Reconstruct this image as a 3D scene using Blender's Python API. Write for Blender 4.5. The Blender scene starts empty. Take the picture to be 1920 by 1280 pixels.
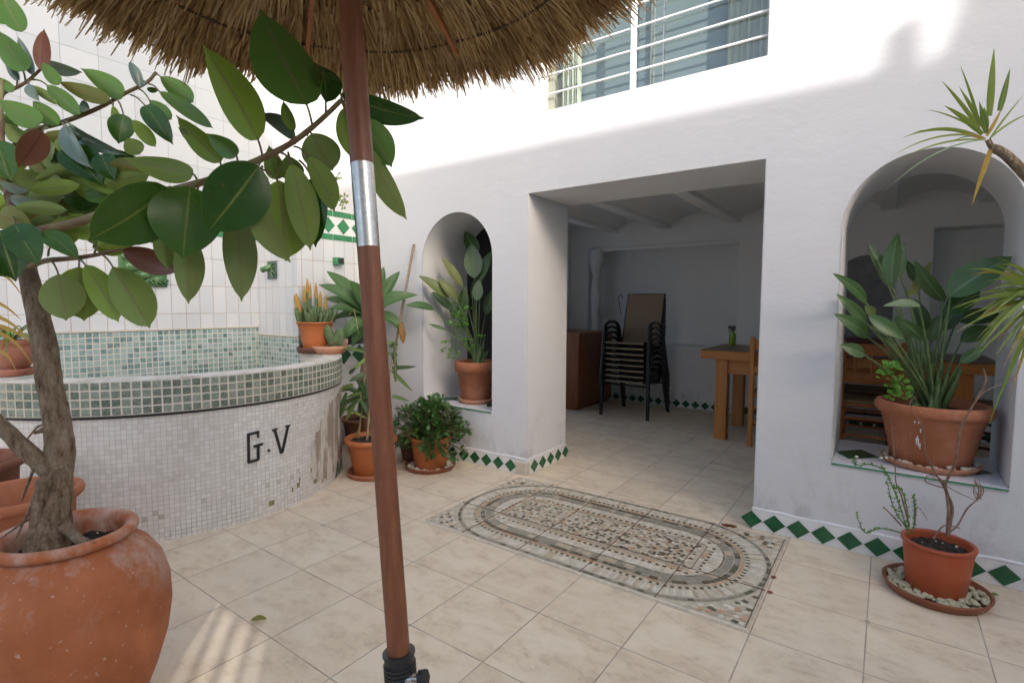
import bpy, math, random
from mathutils import Vector, Matrix
random.seed(7)
V = Vector
S = bpy.context.scene
COL = S.collection
R = math.radians
rnd = random.uniform

# ------------------------------------------------------------------ camera
F, YAW, PITCH, ROLL = 980.45, R(35.65), R(3.833), R(0.294)
CAM = V((0, 0, 1.25))
FW = V((-math.sin(YAW)*math.cos(PITCH), math.cos(YAW)*math.cos(PITCH), -math.sin(PITCH)))
_r = V((math.cos(YAW), math.sin(YAW), 0)); _u = _r.cross(FW)
RT = _r*math.cos(ROLL) + _u*math.sin(ROLL)
UP = -_r*math.sin(ROLL) + _u*math.cos(ROLL)
cd = bpy.data.cameras.new('camera'); cam = bpy.data.objects.new('camera', cd); COL.objects.link(cam)
cd.sensor_width = 36; cd.lens = F/1920*36; cd.clip_end = 400; cd.clip_start = .02
m = Matrix((RT, UP, -FW)).transposed().to_4x4(); m.translation = CAM
cam.matrix_world = m
S.camera = cam

def ray(u, v): return FW + RT*((u-960)/F) - UP*((v-640)/F)
def at(u, v, D): return CAM + ray(u, v)*D                 # a measured pixel and its depth -> a point
def onaxis(u, v, ax, val):
    d = ray(u, v); k = (val-CAM[ax])/d[ax]; return CAM + d*k
def atX(u, v, x): return onaxis(u, v, 0, x)
def atY(u, v, y): return onaxis(u, v, 1, y)
def atZ(u, v, z): return onaxis(u, v, 2, z)
def depth(P): return (P-CAM).dot(FW)

# ------------------------------------------------------------------ materials
class NT:
    def __init__(s, name):
        s.m = bpy.data.materials.new(name); s.m.use_nodes = True
        s.t = s.m.node_tree; s.n = s.t.nodes; s.n.clear()
        s.out = s.n.new('ShaderNodeOutputMaterial'); s.p = s.n.new('ShaderNodeBsdfPrincipled')
        s.t.links.new(s.p.outputs[0], s.out.inputs[0]); s._co = None
    def link(s, a, b): s.t.links.new(a, b)
    def val(s, sock, v):
        if isinstance(v, bpy.types.NodeSocket): s.link(v, sock)
        else: sock.default_value = v
    def co(s):
        if not s._co: s._co = s.n.new('ShaderNodeTexCoord')
        return s._co
    def obj(s): return s.co().outputs['Object']
    def uv(s): return s.co().outputs['UV']
    def math(s, op, a, b=0.0, c=0.0):
        n = s.n.new('ShaderNodeMath'); n.operation = op
        s.val(n.inputs[0], a); s.val(n.inputs[1], b); s.val(n.inputs[2], c); return n.outputs[0]
    def sep(s, v):
        n = s.n.new('ShaderNodeSeparateXYZ'); s.link(v, n.inputs[0]); return n.outputs
    def comb(s, x, y, z=0.0):
        n = s.n.new('ShaderNodeCombineXYZ'); s.val(n.inputs[0], x); s.val(n.inputs[1], y); s.val(n.inputs[2], z); return n.outputs[0]
    def scale(s, v, k):
        n = s.n.new('ShaderNodeMapping'); s.link(v, n.inputs[0])
        n.inputs['Scale'].default_value = k; return n.outputs[0]
    def noise(s, v, scale, detail=4, rough=.55, dist=0.0):
        n = s.n.new('ShaderNodeTexNoise'); s.link(v, n.inputs['Vector']); n.inputs['Scale'].default_value = scale
        n.inputs['Detail'].default_value = detail; n.inputs['Roughness'].default_value = rough
        n.inputs['Distortion'].default_value = dist; return n.outputs[0]
    def wnoise(s, v):
        n = s.n.new('ShaderNodeTexWhiteNoise'); s.link(v, n.inputs[0]); return n.outputs[0]
    def voro(s, v, scale, feat='F1'):
        n = s.n.new('ShaderNodeTexVoronoi'); n.feature = feat; s.link(v, n.inputs['Vector']); n.inputs['Scale'].default_value = scale
        return n.outputs['Distance']
    def ramp(s, f, stops, const=False):
        n = s.n.new('ShaderNodeValToRGB'); s.val(n.inputs[0], f); e = n.color_ramp.elements
        if const: n.color_ramp.interpolation = 'CONSTANT'
        while len(e) < len(stops): e.new(.5)
        for k, (p, c) in enumerate(stops): e[k].position = p; e[k].color = (*c, 1) if len(c) == 3 else c
        return n.outputs[0]
    def rng(s, f, a, b, c=0.0, d=1.0):
        n = s.n.new('ShaderNodeMapRange'); s.val(n.inputs[0], f)
        for k, v in zip((1, 2, 3, 4), (a, b, c, d)): n.inputs[k].default_value = v
        return n.outputs[0]
    def mix(s, f, a, b, mode='MIX'):
        n = s.n.new('ShaderNodeMix'); n.data_type = 'RGBA'; n.blend_type = mode
        s.val(n.inputs[0], f)
        for q, v in ((6, a), (7, b)):
            if isinstance(v, tuple): v = (*v, 1) if len(v) == 3 else v
            s.val(n.inputs[q], v)
        return n.outputs[2]
    def bump(s, h, strength, dist=.005, normal=None):
        n = s.n.new('ShaderNodeBump'); s.val(n.inputs['Height'], h); n.inputs['Strength'].default_value = strength
        n.inputs['Distance'].default_value = dist
        if normal: s.link(normal, n.inputs['Normal'])
        s.link(n.outputs[0], s.p.inputs['Normal']); return n.outputs[0]
    def bevel(s, r):
        n = s.n.new('ShaderNodeBevel'); n.samples = 3; n.inputs[0].default_value = r; return n.outputs[0]
    def set(s, color=None, rough=None, metal=None, spec=None):
        if color is not None:
            if isinstance(color, tuple): color = (*color, 1)
            s.val(s.p.inputs['Base Color'], color)
        if rough is not None: s.val(s.p.inputs['Roughness'], rough)
        if metal is not None: s.p.inputs['Metallic'].default_value = metal
        if spec is not None: s.p.inputs['Specular IOR Level'].default_value = spec
        return s.m

def simple(name, c, rough=.6, c2=None, nscale=8, bump=0, bscale=60, metal=0, spec=.5, lo=.35, hi=.65, stretch=None):
    t = NT(name); co = t.obj()
    if stretch: co = t.scale(co, stretch)
    col = c
    if c2: col = t.ramp(t.noise(co, nscale, 6, .62), [(lo, c), (hi, c2)])
    if bump: t.bump(t.noise(co, bscale, 4), bump, .004)
    return t.set(col, rough, metal, spec)

def tiles(name, axes, size, off, grout, gcol, stops, rough=.25, mottle=None, gvar=None, bump=.4, spec=.5, wob=0.0):
    """a grid of rectangular tiles on two axes of the object (or its UV), each tile with its own tone"""
    t = NT(name)
    src = t.uv() if axes == 'UV' else t.obj()
    o = t.sep(src); ix = {'X': 0, 'Y': 1, 'Z': 2, 'U': 0, 'V': 1}
    a, b = o[ix[axes[0]]], o[ix[axes[1]]]
    if wob:
        a = t.math('ADD', a, t.math('MULTIPLY', t.math('SUBTRACT', t.noise(src, 14, 2), .5), wob))
        b = t.math('ADD', b, t.math('MULTIPLY', t.math('SUBTRACT', t.noise(t.scale(src, (1.3, 1.3, 1.3)), 17, 2), .5), wob))
    a = t.math('DIVIDE', t.math('SUBTRACT', a, off[0]), size[0]); b = t.math('DIVIDE', t.math('SUBTRACT', b, off[1]), size[1])
    fa, fb = t.math('FLOOR', a), t.math('FLOOR', b)
    cell = t.comb(fa, fb)
    da = t.math('MULTIPLY', t.math('SUBTRACT', .5, t.math('ABSOLUTE', t.math('SUBTRACT', t.math('FRACT', a), .5))), size[0])
    db = t.math('MULTIPLY', t.math('SUBTRACT', .5, t.math('ABSOLUTE', t.math('SUBTRACT', t.math('FRACT', b), .5))), size[1])
    d = t.math('MINIMUM', da, db)
    g = t.rng(d, grout*.35, grout*.65, 1, 0)
    rv = t.wnoise(cell)
    if mottle:
        w = t.comb(t.math('MULTIPLY', fa, 3.7), t.math('MULTIPLY', fb, 5.3), rv)
        add = t.n.new('ShaderNodeVectorMath'); t.link(src, add.inputs[0]); t.link(w, add.inputs[1])
        nz = t.noise(add.outputs[0], mottle[0], 6, .62, mottle[2] if len(mottle) > 2 else 0.0)
        rv = t.math('ADD', t.math('MULTIPLY', rv, 1-mottle[1]), t.math('MULTIPLY', nz, mottle[1]))
    col = t.ramp(rv, stops)
    if gvar: gcol = t.ramp(t.noise(src, gvar[0], 4), [(.35, gcol), (.65, gvar[1])])
    c = t.mix(g, col, gcol)
    t.bump(t.math('SUBTRACT', 1, g), bump, .002)
    return t.set(c, t.rng(g, 0, 1, rough, .8), 0, spec)

def plaster(name, base=(.67, .672, .68), dirt=True, rough=.85, low=.55):
    t = NT(name); co = t.obj()
    big = t.noise(co, 1.3, 4)
    c = t.ramp(big, [(.3, tuple(k*.95 for k in base)), (.7, base)])
    if dirt:
        z = t.sep(co)[2]
        msk = t.math('MULTIPLY', t.rng(z, 0.05, low, 1, 0), t.rng(t.noise(t.scale(co, (1, 1, .55)), 7, 7, .7), .50, .70))
        c = t.mix(t.rng(t.noise(co, 4.5, 6, .6, .6), .40, .66, 0, .05), c, (.44, .44, .44))
        c = t.mix(t.math('MULTIPLY', msk, .72), c, (.36, .36, .36))
        c = t.mix(t.math('MULTIPLY', t.rng(t.noise(t.scale(co, (3, 3, .35)), 3, 5, .6), .6, .8), .18), c, (.55, .54, .5))
    h = t.math('ADD', t.math('MULTIPLY', t.noise(t.scale(co, (1, 1, 1.6)), 5, 6, .62, .4), 1.7), t.math('MULTIPLY', t.noise(co, 70, 3), .18))
    t.bump(h, .20, .012, t.bevel(.012))
    return t.set(c, rough, 0, .25)

def leafmat(name, cols, mid, rough=.35, spec=.5, transl=.25, vein=.06, side=0.0, vb=.03):
    t = NT(name); o = t.sep(t.uv())
    k = t.wnoise(t.comb(t.math('FLOOR', o[0]), 3.0))
    c = t.ramp(t.math('ADD', t.math('MULTIPLY', k, .8), t.math('MULTIPLY', t.noise(t.obj(), 14, 4), .2)), cols)
    x = t.math('ABSOLUTE', t.math('SUBTRACT', t.math('FRACT', o[0]), .5))
    c = t.mix(t.rng(x, vein*.4, vein, .85, 0), c, mid)
    c = t.mix(t.rng(x, .468, .49, 0, .55), c, tuple(min(1, q*1.8+.03) for q in cols[-1][1]))
    c = t.mix(t.rng(t.noise(t.obj(), 38, 4, .7), .66, .74, 0, .7), c, (.20, .13, .04))
    if side:   # faint side veins leaving the midrib
        w = t.math('SINE', t.math('MULTIPLY', t.math('SUBTRACT', o[1], t.math('MULTIPLY', x, .35)), 150.0))
        c = t.mix(t.math('MULTIPLY', t.rng(w, .2, 1, 0, 1), side), c, mid)
        t.bump(w, vb, .002)
    t.set(c, t.rng(t.noise(t.obj(), 22, 4), .35, .7, rough*.8, rough*1.5), 0, spec)
    if transl:
        tr = t.n.new('ShaderNodeBsdfTranslucent'); mx = t.n.new('ShaderNodeMixShader')
        t.link(t.mix(.5, c, (.25, .42, .03), 'MIX'), tr.inputs[0]); mx.inputs[0].default_value = transl
        t.link(t.p.outputs[0], mx.inputs[1]); t.link(tr.outputs[0], mx.inputs[2]); t.link(mx.outputs[0], t.out.inputs[0])
    return t.m

def terracotta(name, c1, c2, white=.35, rough=.85, zlo=None):
    t = NT(name); co = t.obj()
    c = t.ramp(t.noise(co, 7, 6, .65), [(.3, c1), (.7, c2)])
    n2 = t.noise(t.scale(co, (1, 1, .6)), 5.5, 7, .68)
    w = t.rng(n2, .46, .60) if zlo else t.rng(n2, .52, .74)
    if zlo: w = t.math('MULTIPLY', w, t.rng(t.sep(co)[2], zlo[0], zlo[1], 0.05, 1))
    c = t.mix(t.math('MULTIPLY', w, white), c, (.55, .47, .41))
    c = t.mix(t.math('MULTIPLY', t.rng(t.noise(co, 70, 2), .68, .74), .5), c, (.6, .52, .45))
    t.bump(t.noise(co, 40, 5), .35, .004)
    return t.set(c, rough, 0, .3)

def wood(name, c1, c2, axis=2, rough=.45):
    t = NT(name); k = [26, 26, 26]; k[axis] = 1.6
    n = t.noise(t.scale(t.obj(), tuple(k)), 1.6, 5, .6, .4)
    t.bump(n, .15, .002)
    return t.set(t.ramp(n, [(.3, c1), (.7, c2)]), rough, 0, .45)

M = {}
M['plaster'] = plaster('white_plaster')
M['plaster_in'] = plaster('white_plaster_indoors', (.86, .86, .84), True, .9, .4)
M['plaster_clean'] = plaster('white_plaster_clean', (.76, .76, .76), False)
def floormat():
    t = NT('patio_tile'); o = t.sep(t.obj()); s = .3643
    a = t.math('DIVIDE', t.math('SUBTRACT', o[0], -1.472), s); b = t.math('DIVIDE', t.math('SUBTRACT', o[1], 1.7404), s)
    fa, fb = t.math('FLOOR', a), t.math('FLOOR', b)
    da = t.math('SUBTRACT', .5, t.math('ABSOLUTE', t.math('SUBTRACT', t.math('FRACT', a), .5)))
    db = t.math('SUBTRACT', .5, t.math('ABSOLUTE', t.math('SUBTRACT', t.math('FRACT', b), .5)))
    d = t.math('MULTIPLY', t.math('MINIMUM', da, db), s)
    d = t.math('ADD', d, t.math('MULTIPLY', t.math('SUBTRACT', t.noise(t.obj(), 60, 3), .5), .0016))
    rv = t.wnoise(t.comb(fa, fb))
    add = t.n.new('ShaderNodeVectorMath'); t.link(t.obj(), add.inputs[0]); t.link(t.comb(t.math('MULTIPLY', fa, 3.1), t.math('MULTIPLY', fb, 7.7), rv), add.inputs[1])
    q = add.outputs[0]
    cloud = t.noise(t.scale(q, (1, 1.5, 1)), 5.0, 6, .62, .3)
    fine = t.noise(t.scale(q, (1, 1.6, 1)), 15, 7, .74, .5)
    c = t.ramp(cloud, [(.3, (.85, .735, .56)), (.5, (.80, .672, .49)), (.7, (.71, .575, .41))])
    c = t.mix(t.math('MULTIPLY', t.math('MULTIPLY', t.rng(fine, .47, .70), t.rng(cloud, .38, .6)), .62), c, (.47, .34, .22))
    c = t.mix(t.math('MULTIPLY', t.rng(t.noise(q, 24, 5, .7), .62, .72), .45), c, (.82, .75, .62))
    c = t.mix(t.math('MULTIPLY', rv, .34), c, (.64, .52, .38))
    c = t.mix(t.rng(t.noise(t.obj(), .9, 5, .6), .45, .75, 0, .22), c, (.48, .42, .34))
    # stained mortar corners and specks
    crn = t.rng(t.math('ADD', t.math('ADD', da, db), t.math('MULTIPLY', t.noise(t.obj(), 26, 4), .16)), .13, .10)
    c = t.mix(t.math('MULTIPLY', crn, t.rng(t.noise(t.obj(), 2.6, 2), .56, .60)), c, (.27, .22, .13))
    c = t.mix(t.math('MULTIPLY', t.rng(t.noise(t.obj(), 120, 2), .70, .74), .6), c, (.25, .2, .15))
    g = t.rng(d, .0012, .0030, 1, 0)
    gc = t.ramp(t.noise(t.obj(), 5, 4), [(.35, (.27, .21, .16)), (.65, (.52, .43, .33))])
    c = t.mix(g, c, gc)
    t.bump(t.math('ADD', t.math('SUBTRACT', 1, g), t.math('MULTIPLY', fine, .25)), .35, .002)
    return t.set(c, t.rng(fine, .3, .7, .5, .7), 0, .28)
M['floor'] = floormat()
M['ground'] = simple('bare_ground', (.36, .33, .28), .9, (.45, .41, .36), 3)
M['tile_upper'] = tiles('large_white_wall_tile', 'YZ', (.213, .21), (.961, 3.003), .004, (.33, .34, .34), [(0, (.45, .475, .485)), (.5, (.50, .525, .53)), (1, (.55, .565, .57))], .3, (5, .4), wob=.001)
M['tile_y'] = tiles('white_wall_tile', 'YZ', (.1045, .223), (1.325, 1.18), .0045, (.5, .44, .38), [(0, (.58, .60, .61)), (1, (.70, .71, .71))], .2, (9, .35), (4, (.33, .24, .17)), wob=.0016)
M['tile_x'] = tiles('white_wall_tile_return', 'XZ', (.1045, .223), (-3.936, 1.18), .0045, (.5, .44, .38), [(0, (.58, .60, .61)), (1, (.70, .71, .71))], .2, (9, .35), (4, (.33, .24, .17)), wob=.0016)
GS = [(.18, (.06, .11, .11)), (.36, (.18, .28, .27)), (.45, (.28, .39, .375)), (.6, (.36, .47, .45)), (1, (.5, .58, .56))]
for k, ax in (('mos_y', 'YZ'), ('mos_x', 'XZ')):
    M[k] = tiles('green_glass_mosaic_'+('long' if k == 'mos_y' else 'return'), ax, (.0405, .0405), (.01, .0), .006, (.70, .69, .63), GS, .2, (60, .66, .8), (2.2, (.6, .52, .38)), wob=.003)
GB = [(.2, (.05, .065, .05)), (.42, (.16, .20, .155)), (.55, (.26, .305, .245)), (.8, (.44, .48, .40))]
M['mos_band'] = tiles('green_band_mosaic', 'UV', (.0435, .0435), (0, .687), .007, (.74, .69, .58), GB, .25, (75, .72, .8), (2, (.56, .49, .37)), wob=.003)
def palemos():
    t = NT('pale_small_mosaic'); o = t.sep(t.uv()); s = .0245
    n = t.noise(t.uv(), 16, 2)
    a = t.math('DIVIDE', t.math('ADD', o[0], t.math('MULTIPLY', n, .006)), s); b = t.math('DIVIDE', t.math('ADD', o[1], t.math('MULTIPLY', t.noise(t.uv(), 12, 2), .006)), s)
    da = t.math('SUBTRACT', .5, t.math('ABSOLUTE', t.math('SUBTRACT', t.math('FRACT', a), .5)))
    db = t.math('SUBTRACT', .5, t.math('ABSOLUTE', t.math('SUBTRACT', t.math('FRACT', b), .5)))
    cell = t.comb(t.math('FLOOR', a), t.math('FLOOR', b)); rv = t.wnoise(cell)
    d = t.math('MULTIPLY', t.math('MINIMUM', da, db), s)
    g = t.rng(d, .0004, .0015, 1, 0)
    c = t.ramp(t.math('ADD', t.math('MULTIPLY', rv, .5), t.math('MULTIPLY', t.noise(t.uv(), 3, 5), .5)), [(.2, (.68, .655, .60)), (.5, (.77, .75, .70)), (.8, (.84, .825, .78))])
    c = t.mix(t.rng(t.noise(t.uv(), 5, 6, .7), .60, .68, 0, .5), c, (.38, .35, .31))
    low = t.rng(o[1], .0, .32, 1, 0)
    gc = t.mix(t.math('MULTIPLY', t.rng(t.noise(t.uv(), 6, 4), .4, .62), t.math('ADD', .12, t.math('MULTIPLY', low, .9))), (.52, .48, .42), (.12, .14, .13))
    c = t.mix(g, c, gc)
    miss = t.math('MULTIPLY', t.math('GREATER_THAN', rv, .986), t.math('MULTIPLY', low, 1.0))
    c = t.mix(miss, c, (.22, .21, .12))
    # sun-bleached towards the seam at the far end, grey towards the near end: dirt film
    c = t.mix(t.rng(t.noise(t.scale(t.uv(), (1, .3, 1)), 2.2, 5), .42, .7, 0, .4), c, (.47, .42, .36))
    t.bump(t.math('SUBTRACT', 1, g), .4, .0015)
    return t.set(c, .35, 0, .45)
M['mos_pale'] = palemos()
M['bare'] = simple('bare_render', (.37, .30, .235), .9, (.66, .61, .53), 11, .8, 30, stretch=(1, 1, .2), lo=.49, hi=.56)
M['rimtop'] = simple('weathered_rim_top', (.62, .595, .53), .7, (.38, .33, .25), 9, .4, 40, lo=.46, hi=.72)
M['grout'] = simple('beige_mortar', (.52, .46, .36), .9, (.62, .57, .48), 12, .4)
M['dark_strip'] = simple('dark_strip', (.03, .03, .028), .5)
M['white_tile'] = simple('white_glazed_tile', (.70, .70, .68), .25, (.78, .78, .76), 5)
M['green_tile'] = simple('green_glazed_tile', (.012, .085, .03), .16, (.02, .13, .05), 14)
M['green_band'] = simple('green_band_tile', (.03, .19, .075), .2, (.055, .26, .11), 10)
M['green_dark'] = simple('dark_green_relief', (.035, .08, .055), .3, (.1, .16, .12), 30, .3, 60)
M['green_relief'] = simple('green_glazed_relief', (.05, .14, .045), .2, (.12, .22, .09), 16)
M['letter'] = simple('black_letter_tile', (.02, .02, .018), .3)
M['pale_floor'] = simple('pale_basin_floor', (.5, .48, .4), .6, (.4, .36, .28), 6)
M['soil'] = simple('potting_soil', (.012, .009, .007), .95, (.05, .038, .028), 60, 1.0, 90)
M['pebble'] = simple('white_pebble', (.62, .58, .48), .7, (.45, .40, .30), 40)
M['pebble_y'] = simple('cream_pebble', (.55, .52, .36), .6, (.40, .36, .22), 30)
M['terra_jar'] = terracotta('terracotta_jar', (.35, .11, .04), (.47, .165, .07), .62, .75, (.38, .50))
M['terra'] = terracotta('terracotta', (.33, .115, .055), (.45, .18, .09), .14)
M['terra_pale'] = terracotta('pale_terracotta', (.44, .19, .10), (.55, .27, .16), .35)
M['terra_dark'] = terracotta('dark_terracotta', (.16, .07, .04), (.25, .1, .06), .2)
M['terra_old'] = terracotta('pink_old_terracotta', (.30, .10, .06), (.5, .22, .15), .3)
M['plastic_pot'] = simple('orange_plastic_pot', (.42, .12, .035), .45, (.48, .155, .05), 4, .05)
M['plastic_red'] = simple('red_plastic_pot', (.36, .065, .022), .4, (.42, .095, .035), 5, .05)
M['plastic_saucer'] = simple('brown_plastic_saucer', (.20, .055, .022), .4, (.26, .08, .035), 5)
M['glaze_brown'] = simple('dark_brown_saucer', (.10, .04, .025), .4, (.15, .06, .04), 8)
M['bark'] = (lambda t: (t.bump(t.math('ADD', t.noise(t.scale(t.obj(), (1, 1, .22)), 70, 6, .75), t.math('MULTIPLY', t.noise(t.scale(t.obj(), (.25, .25, 1)), 60, 5), .8)), 1.0, .03), t.set(t.ramp(t.noise(t.scale(t.obj(), (1, 1, .3)), 48, 8, .78), [(.34, (.10, .065, .04)), (.44, (.29, .205, .135)), (.56, (.42, .32, .22)), (.70, (.60, .50, .38))]), .9, 0, .15))[1])(NT('grey_bark'))
M['twig_brown'] = simple('brown_branch', (.17, .08, .04), .7, (.24, .19, .08), 14, .5, 80)
M['twig_green'] = simple('green_branch', (.17, .18, .06), .6, (.20, .12, .06), 25, .3)
M['dry'] = simple('dry_stem', (.17, .09, .06), .85, (.30, .20, .14), 30, .6)
M['cane'] = simple('yellow_cane', (.40, .33, .16), .7, (.28, .24, .10), 22, .4)
M['petiole'] = simple('green_stalk', (.07, .13, .04), .5, (.13, .19, .07), 12)
M['rub_top'] = leafmat('rubber_leaf_top', [(0, (.022, .075, .010)), (.6, (.042, .12, .014)), (1, (.08, .18, .022))], (.22, .27, .06), .26, .28, .06, .026, .03)
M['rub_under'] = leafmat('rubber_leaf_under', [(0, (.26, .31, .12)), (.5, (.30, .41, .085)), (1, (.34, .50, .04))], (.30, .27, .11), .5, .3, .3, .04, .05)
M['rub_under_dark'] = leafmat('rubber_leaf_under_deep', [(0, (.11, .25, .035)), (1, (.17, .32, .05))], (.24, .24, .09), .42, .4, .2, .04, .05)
M['rub_red'] = leafmat('rubber_leaf_red', [(0, (.19, .06, .035)), (1, (.30, .12, .06))], (.2, .05, .03), .35, .4, .15, .05)
M['rub_silver'] = leafmat('rubber_leaf_grey', [(0, (.12, .19, .14)), (1, (.2, .27, .2))], (.2, .26, .12), .18, .6, .1, .05)
M['rub_yellow'] = leafmat('rubber_leaf_yellowing', [(0, (.17, .2, .03)), (1, (.28, .26, .04))], (.3, .16, .04), .4, .4, .25, .05)
M['strel'] = leafmat('paddle_leaf', [(0, (.03, .08, .022)), (.6, (.055, .12, .035)), (1, (.10, .18, .05))], (.15, .22, .1), .35, .5, .12, .05, .12)
M['strel_grey'] = leafmat('paddle_leaf_grey_back', [(0, (.12, .19, .11)), (1, (.17, .24, .14))], (.2, .28, .16), .45, .4, .2, .05, .1)
M['strel_yel'] = leafmat('paddle_leaf_olive', [(0, (.09, .13, .04)), (1, (.16, .17, .05))], (.16, .2, .08), .45, .4, .15, .05, .1)
M['agave'] = leafmat('agave_leaf', [(0, (.035, .09, .026)), (1, (.075, .15, .045))], (.09, .16, .05), .45, .4, .1, .09)
M['agave_dry'] = leafmat('agave_leaf_dry', [(0, (.22, .11, .04)), (1, (.3, .18, .06))], (.25, .12, .05), .7, .3, .05, .09)
M['weed'] = leafmat('bright_small_leaf', [(0, (.07, .2, .02)), (1, (.14, .32, .04))], (.13, .28, .05), .5, .4, .3, .06)
M['jade'] = leafmat('jade_leaf', [(0, (.025, .075, .02)), (.6, (.06, .15, .035)), (1, (.13, .24, .065))], (.07, .14, .05), .28, .5, .06, .03)
M['strap'] = leafmat('strap_leaf', [(0, (.06, .12, .03)), (.6, (.15, .23, .05)), (1, (.28, .32, .09))], (.2, .26, .07), .45, .4, .2, .1)
M['strap_dark'] = leafmat('strap_leaf_dark', [(0, (.02, .05, .02)), (1, (.05, .1, .035))], (.08, .12, .04), .4, .4, .1, .1)
M['marg'] = leafmat('dragon_leaf', [(0, (.07, .12, .025)), (.5, (.15, .22, .03)), (1, (.24, .27, .05))], (.22, .26, .06), .45, .4, .25, .1)
M['marg_dry'] = leafmat('dragon_leaf_dry', [(0, (.33, .17, .03)), (1, (.42, .27, .06))], (.4, .25, .06), .7, .3, .2, .08)
M['cactus'] = simple('cactus_skin', (.055, .10, .035), .6, (.11, .16, .06), 24, .3)
M['cactus_tip'] = simple('orange_cactus_tip', (.40, .17, .03), .7, (.3, .25, .06), 20, .3)
M['flower'] = simple('white_flower', (.6, .6, .45), .8)
M['wood_tab'] = wood('honey_wood', (.40, .15, .03), (.54, .23, .055), 2)
M['wood_tabx'] = wood('honey_wood_rail', (.40, .15, .03), (.54, .23, .055), 0)
M['wood_top'] = wood('worn_table_top', (.13, .07, .035), (.19, .105, .055), 0, .4)
M['wood_cab'] = wood('mahogany_wood', (.20, .066, .026), (.33, .12, .048), 2, .4)
M['wood_red'] = wood('reddish_chair_wood', (.27, .085, .02), (.38, .13, .034), 2, .4)
M['wood_dark'] = wood('dark_red_chair_wood', (.07, .016, .010), (.11, .028, .016), 2, .4)
M['rush'] = simple('woven_rush', (.33, .24, .12), .9, (.2, .14, .07), 60, .6, 120)
M['metal_black'] = simple('black_painted_metal', (.008, .009, .010), .32, (.014, .015, .016), 20)
M['sling'] = simple('brown_sling_mesh', (.34, .235, .14), .75, (.25, .17, .10), 40, .3, 200, stretch=(6, 1, 1))
M['sling_edge'] = simple('beige_sling_edge', (.33, .25, .16), .75, (.26, .19, .12), 30)
def polemat():
    t = NT('stained_brown_pole'); co = t.obj()
    c = t.ramp(t.noise(t.scale(co, (16, 16, 1)), 3, 6, .65), [(.3, (.15, .048, .018)), (.7, (.27, .098, .042))])
    c = t.mix(t.rng(t.noise(t.scale(co, (60, 60, 9)), 2.2, 5, .75), .66, .74, 0, .55), c, (.42, .27, .19))
    c = t.mix(t.rng(t.noise(co, 9, 5, .7), .55, .75, 0, .5), c, (.10, .035, .02))
    t.bump(t.noise(t.scale(co, (40, 40, 2)), 3, 5, .6), .2, .002)
    return t.set(c, t.rng(t.noise(co, 14, 5), .35, .7, .35, .62))
M['pole'] = polemat()
def steel():
    t = NT('worn_steel'); co = t.obj(); n = t.noise(t.scale(co, (30, 30, 120)), 1.2, 6, .7)
    c = t.mix(t.rng(t.noise(co, 30, 6, .7), .56, .7, 0, .6), (.56, .55, .51), (.30, .27, .22))
    return t.set(c, t.rng(n, .3, .7, .2, .42), 1)
M['chrome'] = steel()
M['black_plastic'] = simple('black_plastic', (.016, .017, .017), .45, (.03, .03, .03), 14)
M['canvas'] = simple('beige_canvas', (.46, .39, .29), .85, (.36, .3, .22), 6)
M['rope'] = simple('brown_rope', (.10, .06, .03), .9)
def thatchmat():
    t = NT('straw_thatch'); o = t.sep(t.uv())
    k = t.wnoise(t.comb(t.math('FLOOR', o[0]), 1.0))
    c = t.ramp(k, [(0, (.25, .135, .05)), (.35, (.48, .30, .12)), (.7, (.66, .46, .21)), (1, (.78, .6, .33))])
    c = t.mix(t.rng(t.noise(t.obj(), 9, 3), .4, .7, 0, .5), c, (.2, .10, .035))
    t.set(c, .8, 0, .25)
    tr = t.n.new('ShaderNodeBsdfTranslucent'); mx = t.n.new('ShaderNodeMixShader'); t.link(c, tr.inputs[0]); mx.inputs[0].default_value = .4
    t.link(t.p.outputs[0], mx.inputs[1]); t.link(tr.outputs[0], mx.inputs[2]); t.link(mx.outputs[0], t.out.inputs[0]); return t.m
M['thatch'] = thatchmat()
M['thatch_in'] = simple('packed_thatch', (.24, .15, .065), .9, (.36, .24, .11), 40, .8)
M['white_metal'] = simple('white_painted_metal', (.8, .8, .79), .35)
M['curtain'] = simple('cream_curtain', (.66, .62, .47), .85, (.72, .69, .56), 3)
M['frame'] = simple('olive_window_frame', (.30, .30, .235), .5)
M['room_grey'] = simple('grey_upper_room', (.42, .47, .46), .8, (.48, .53, .52), 2)
def glass():
    t = NT('window_glass'); tr = t.n.new('ShaderNodeBsdfTransparent'); tr.inputs[0].default_value = (.72, .79, .78, 1)
    gl = t.n.new('ShaderNodeBsdfGlossy'); gl.inputs['Roughness'].default_value = .02; gl.inputs[0].default_value = (.75, .83, .83, 1)
    mx = t.n.new('ShaderNodeMixShader'); mx.inputs[0].default_value = .12; t.link(tr.outputs[0], mx.inputs[1]); t.link(gl.outputs[0], mx.inputs[2])
    t.link(mx.outputs[0], t.out.inputs[0]); return t.m
M['glass'] = glass()
M['arch_dark'] = simple('small_arch_dark', (.010, .009, .010), .7)
M['bottle'] = simple('green_bottle_plastic', (.22, .35, .03), .25)
M['bamboo'] = simple('dry_bamboo', (.22, .15, .10), .7, (.3, .22, .15), 30, .3)
M['sill_white'] = simple('white_sill_tile', (.74, .75, .78), .25, (.7, .71, .74), 6)
# mosaic stones
for k, c in dict(cream=(.74, .66, .50), beige=(.62, .51, .35), grey=(.38, .345, .26), olive=(.17, .155, .10), brown=(.18, .12, .075), peach=(.66, .43, .25), pale=(.80, .74, .60), mortar=(.64, .56, .42), rust=(.26, .09, .04)).items():
    M['st_'+k] = simple('stone_'+k, c, .5, tuple(q*.78 for q in c), 30, .2, 120)

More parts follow.
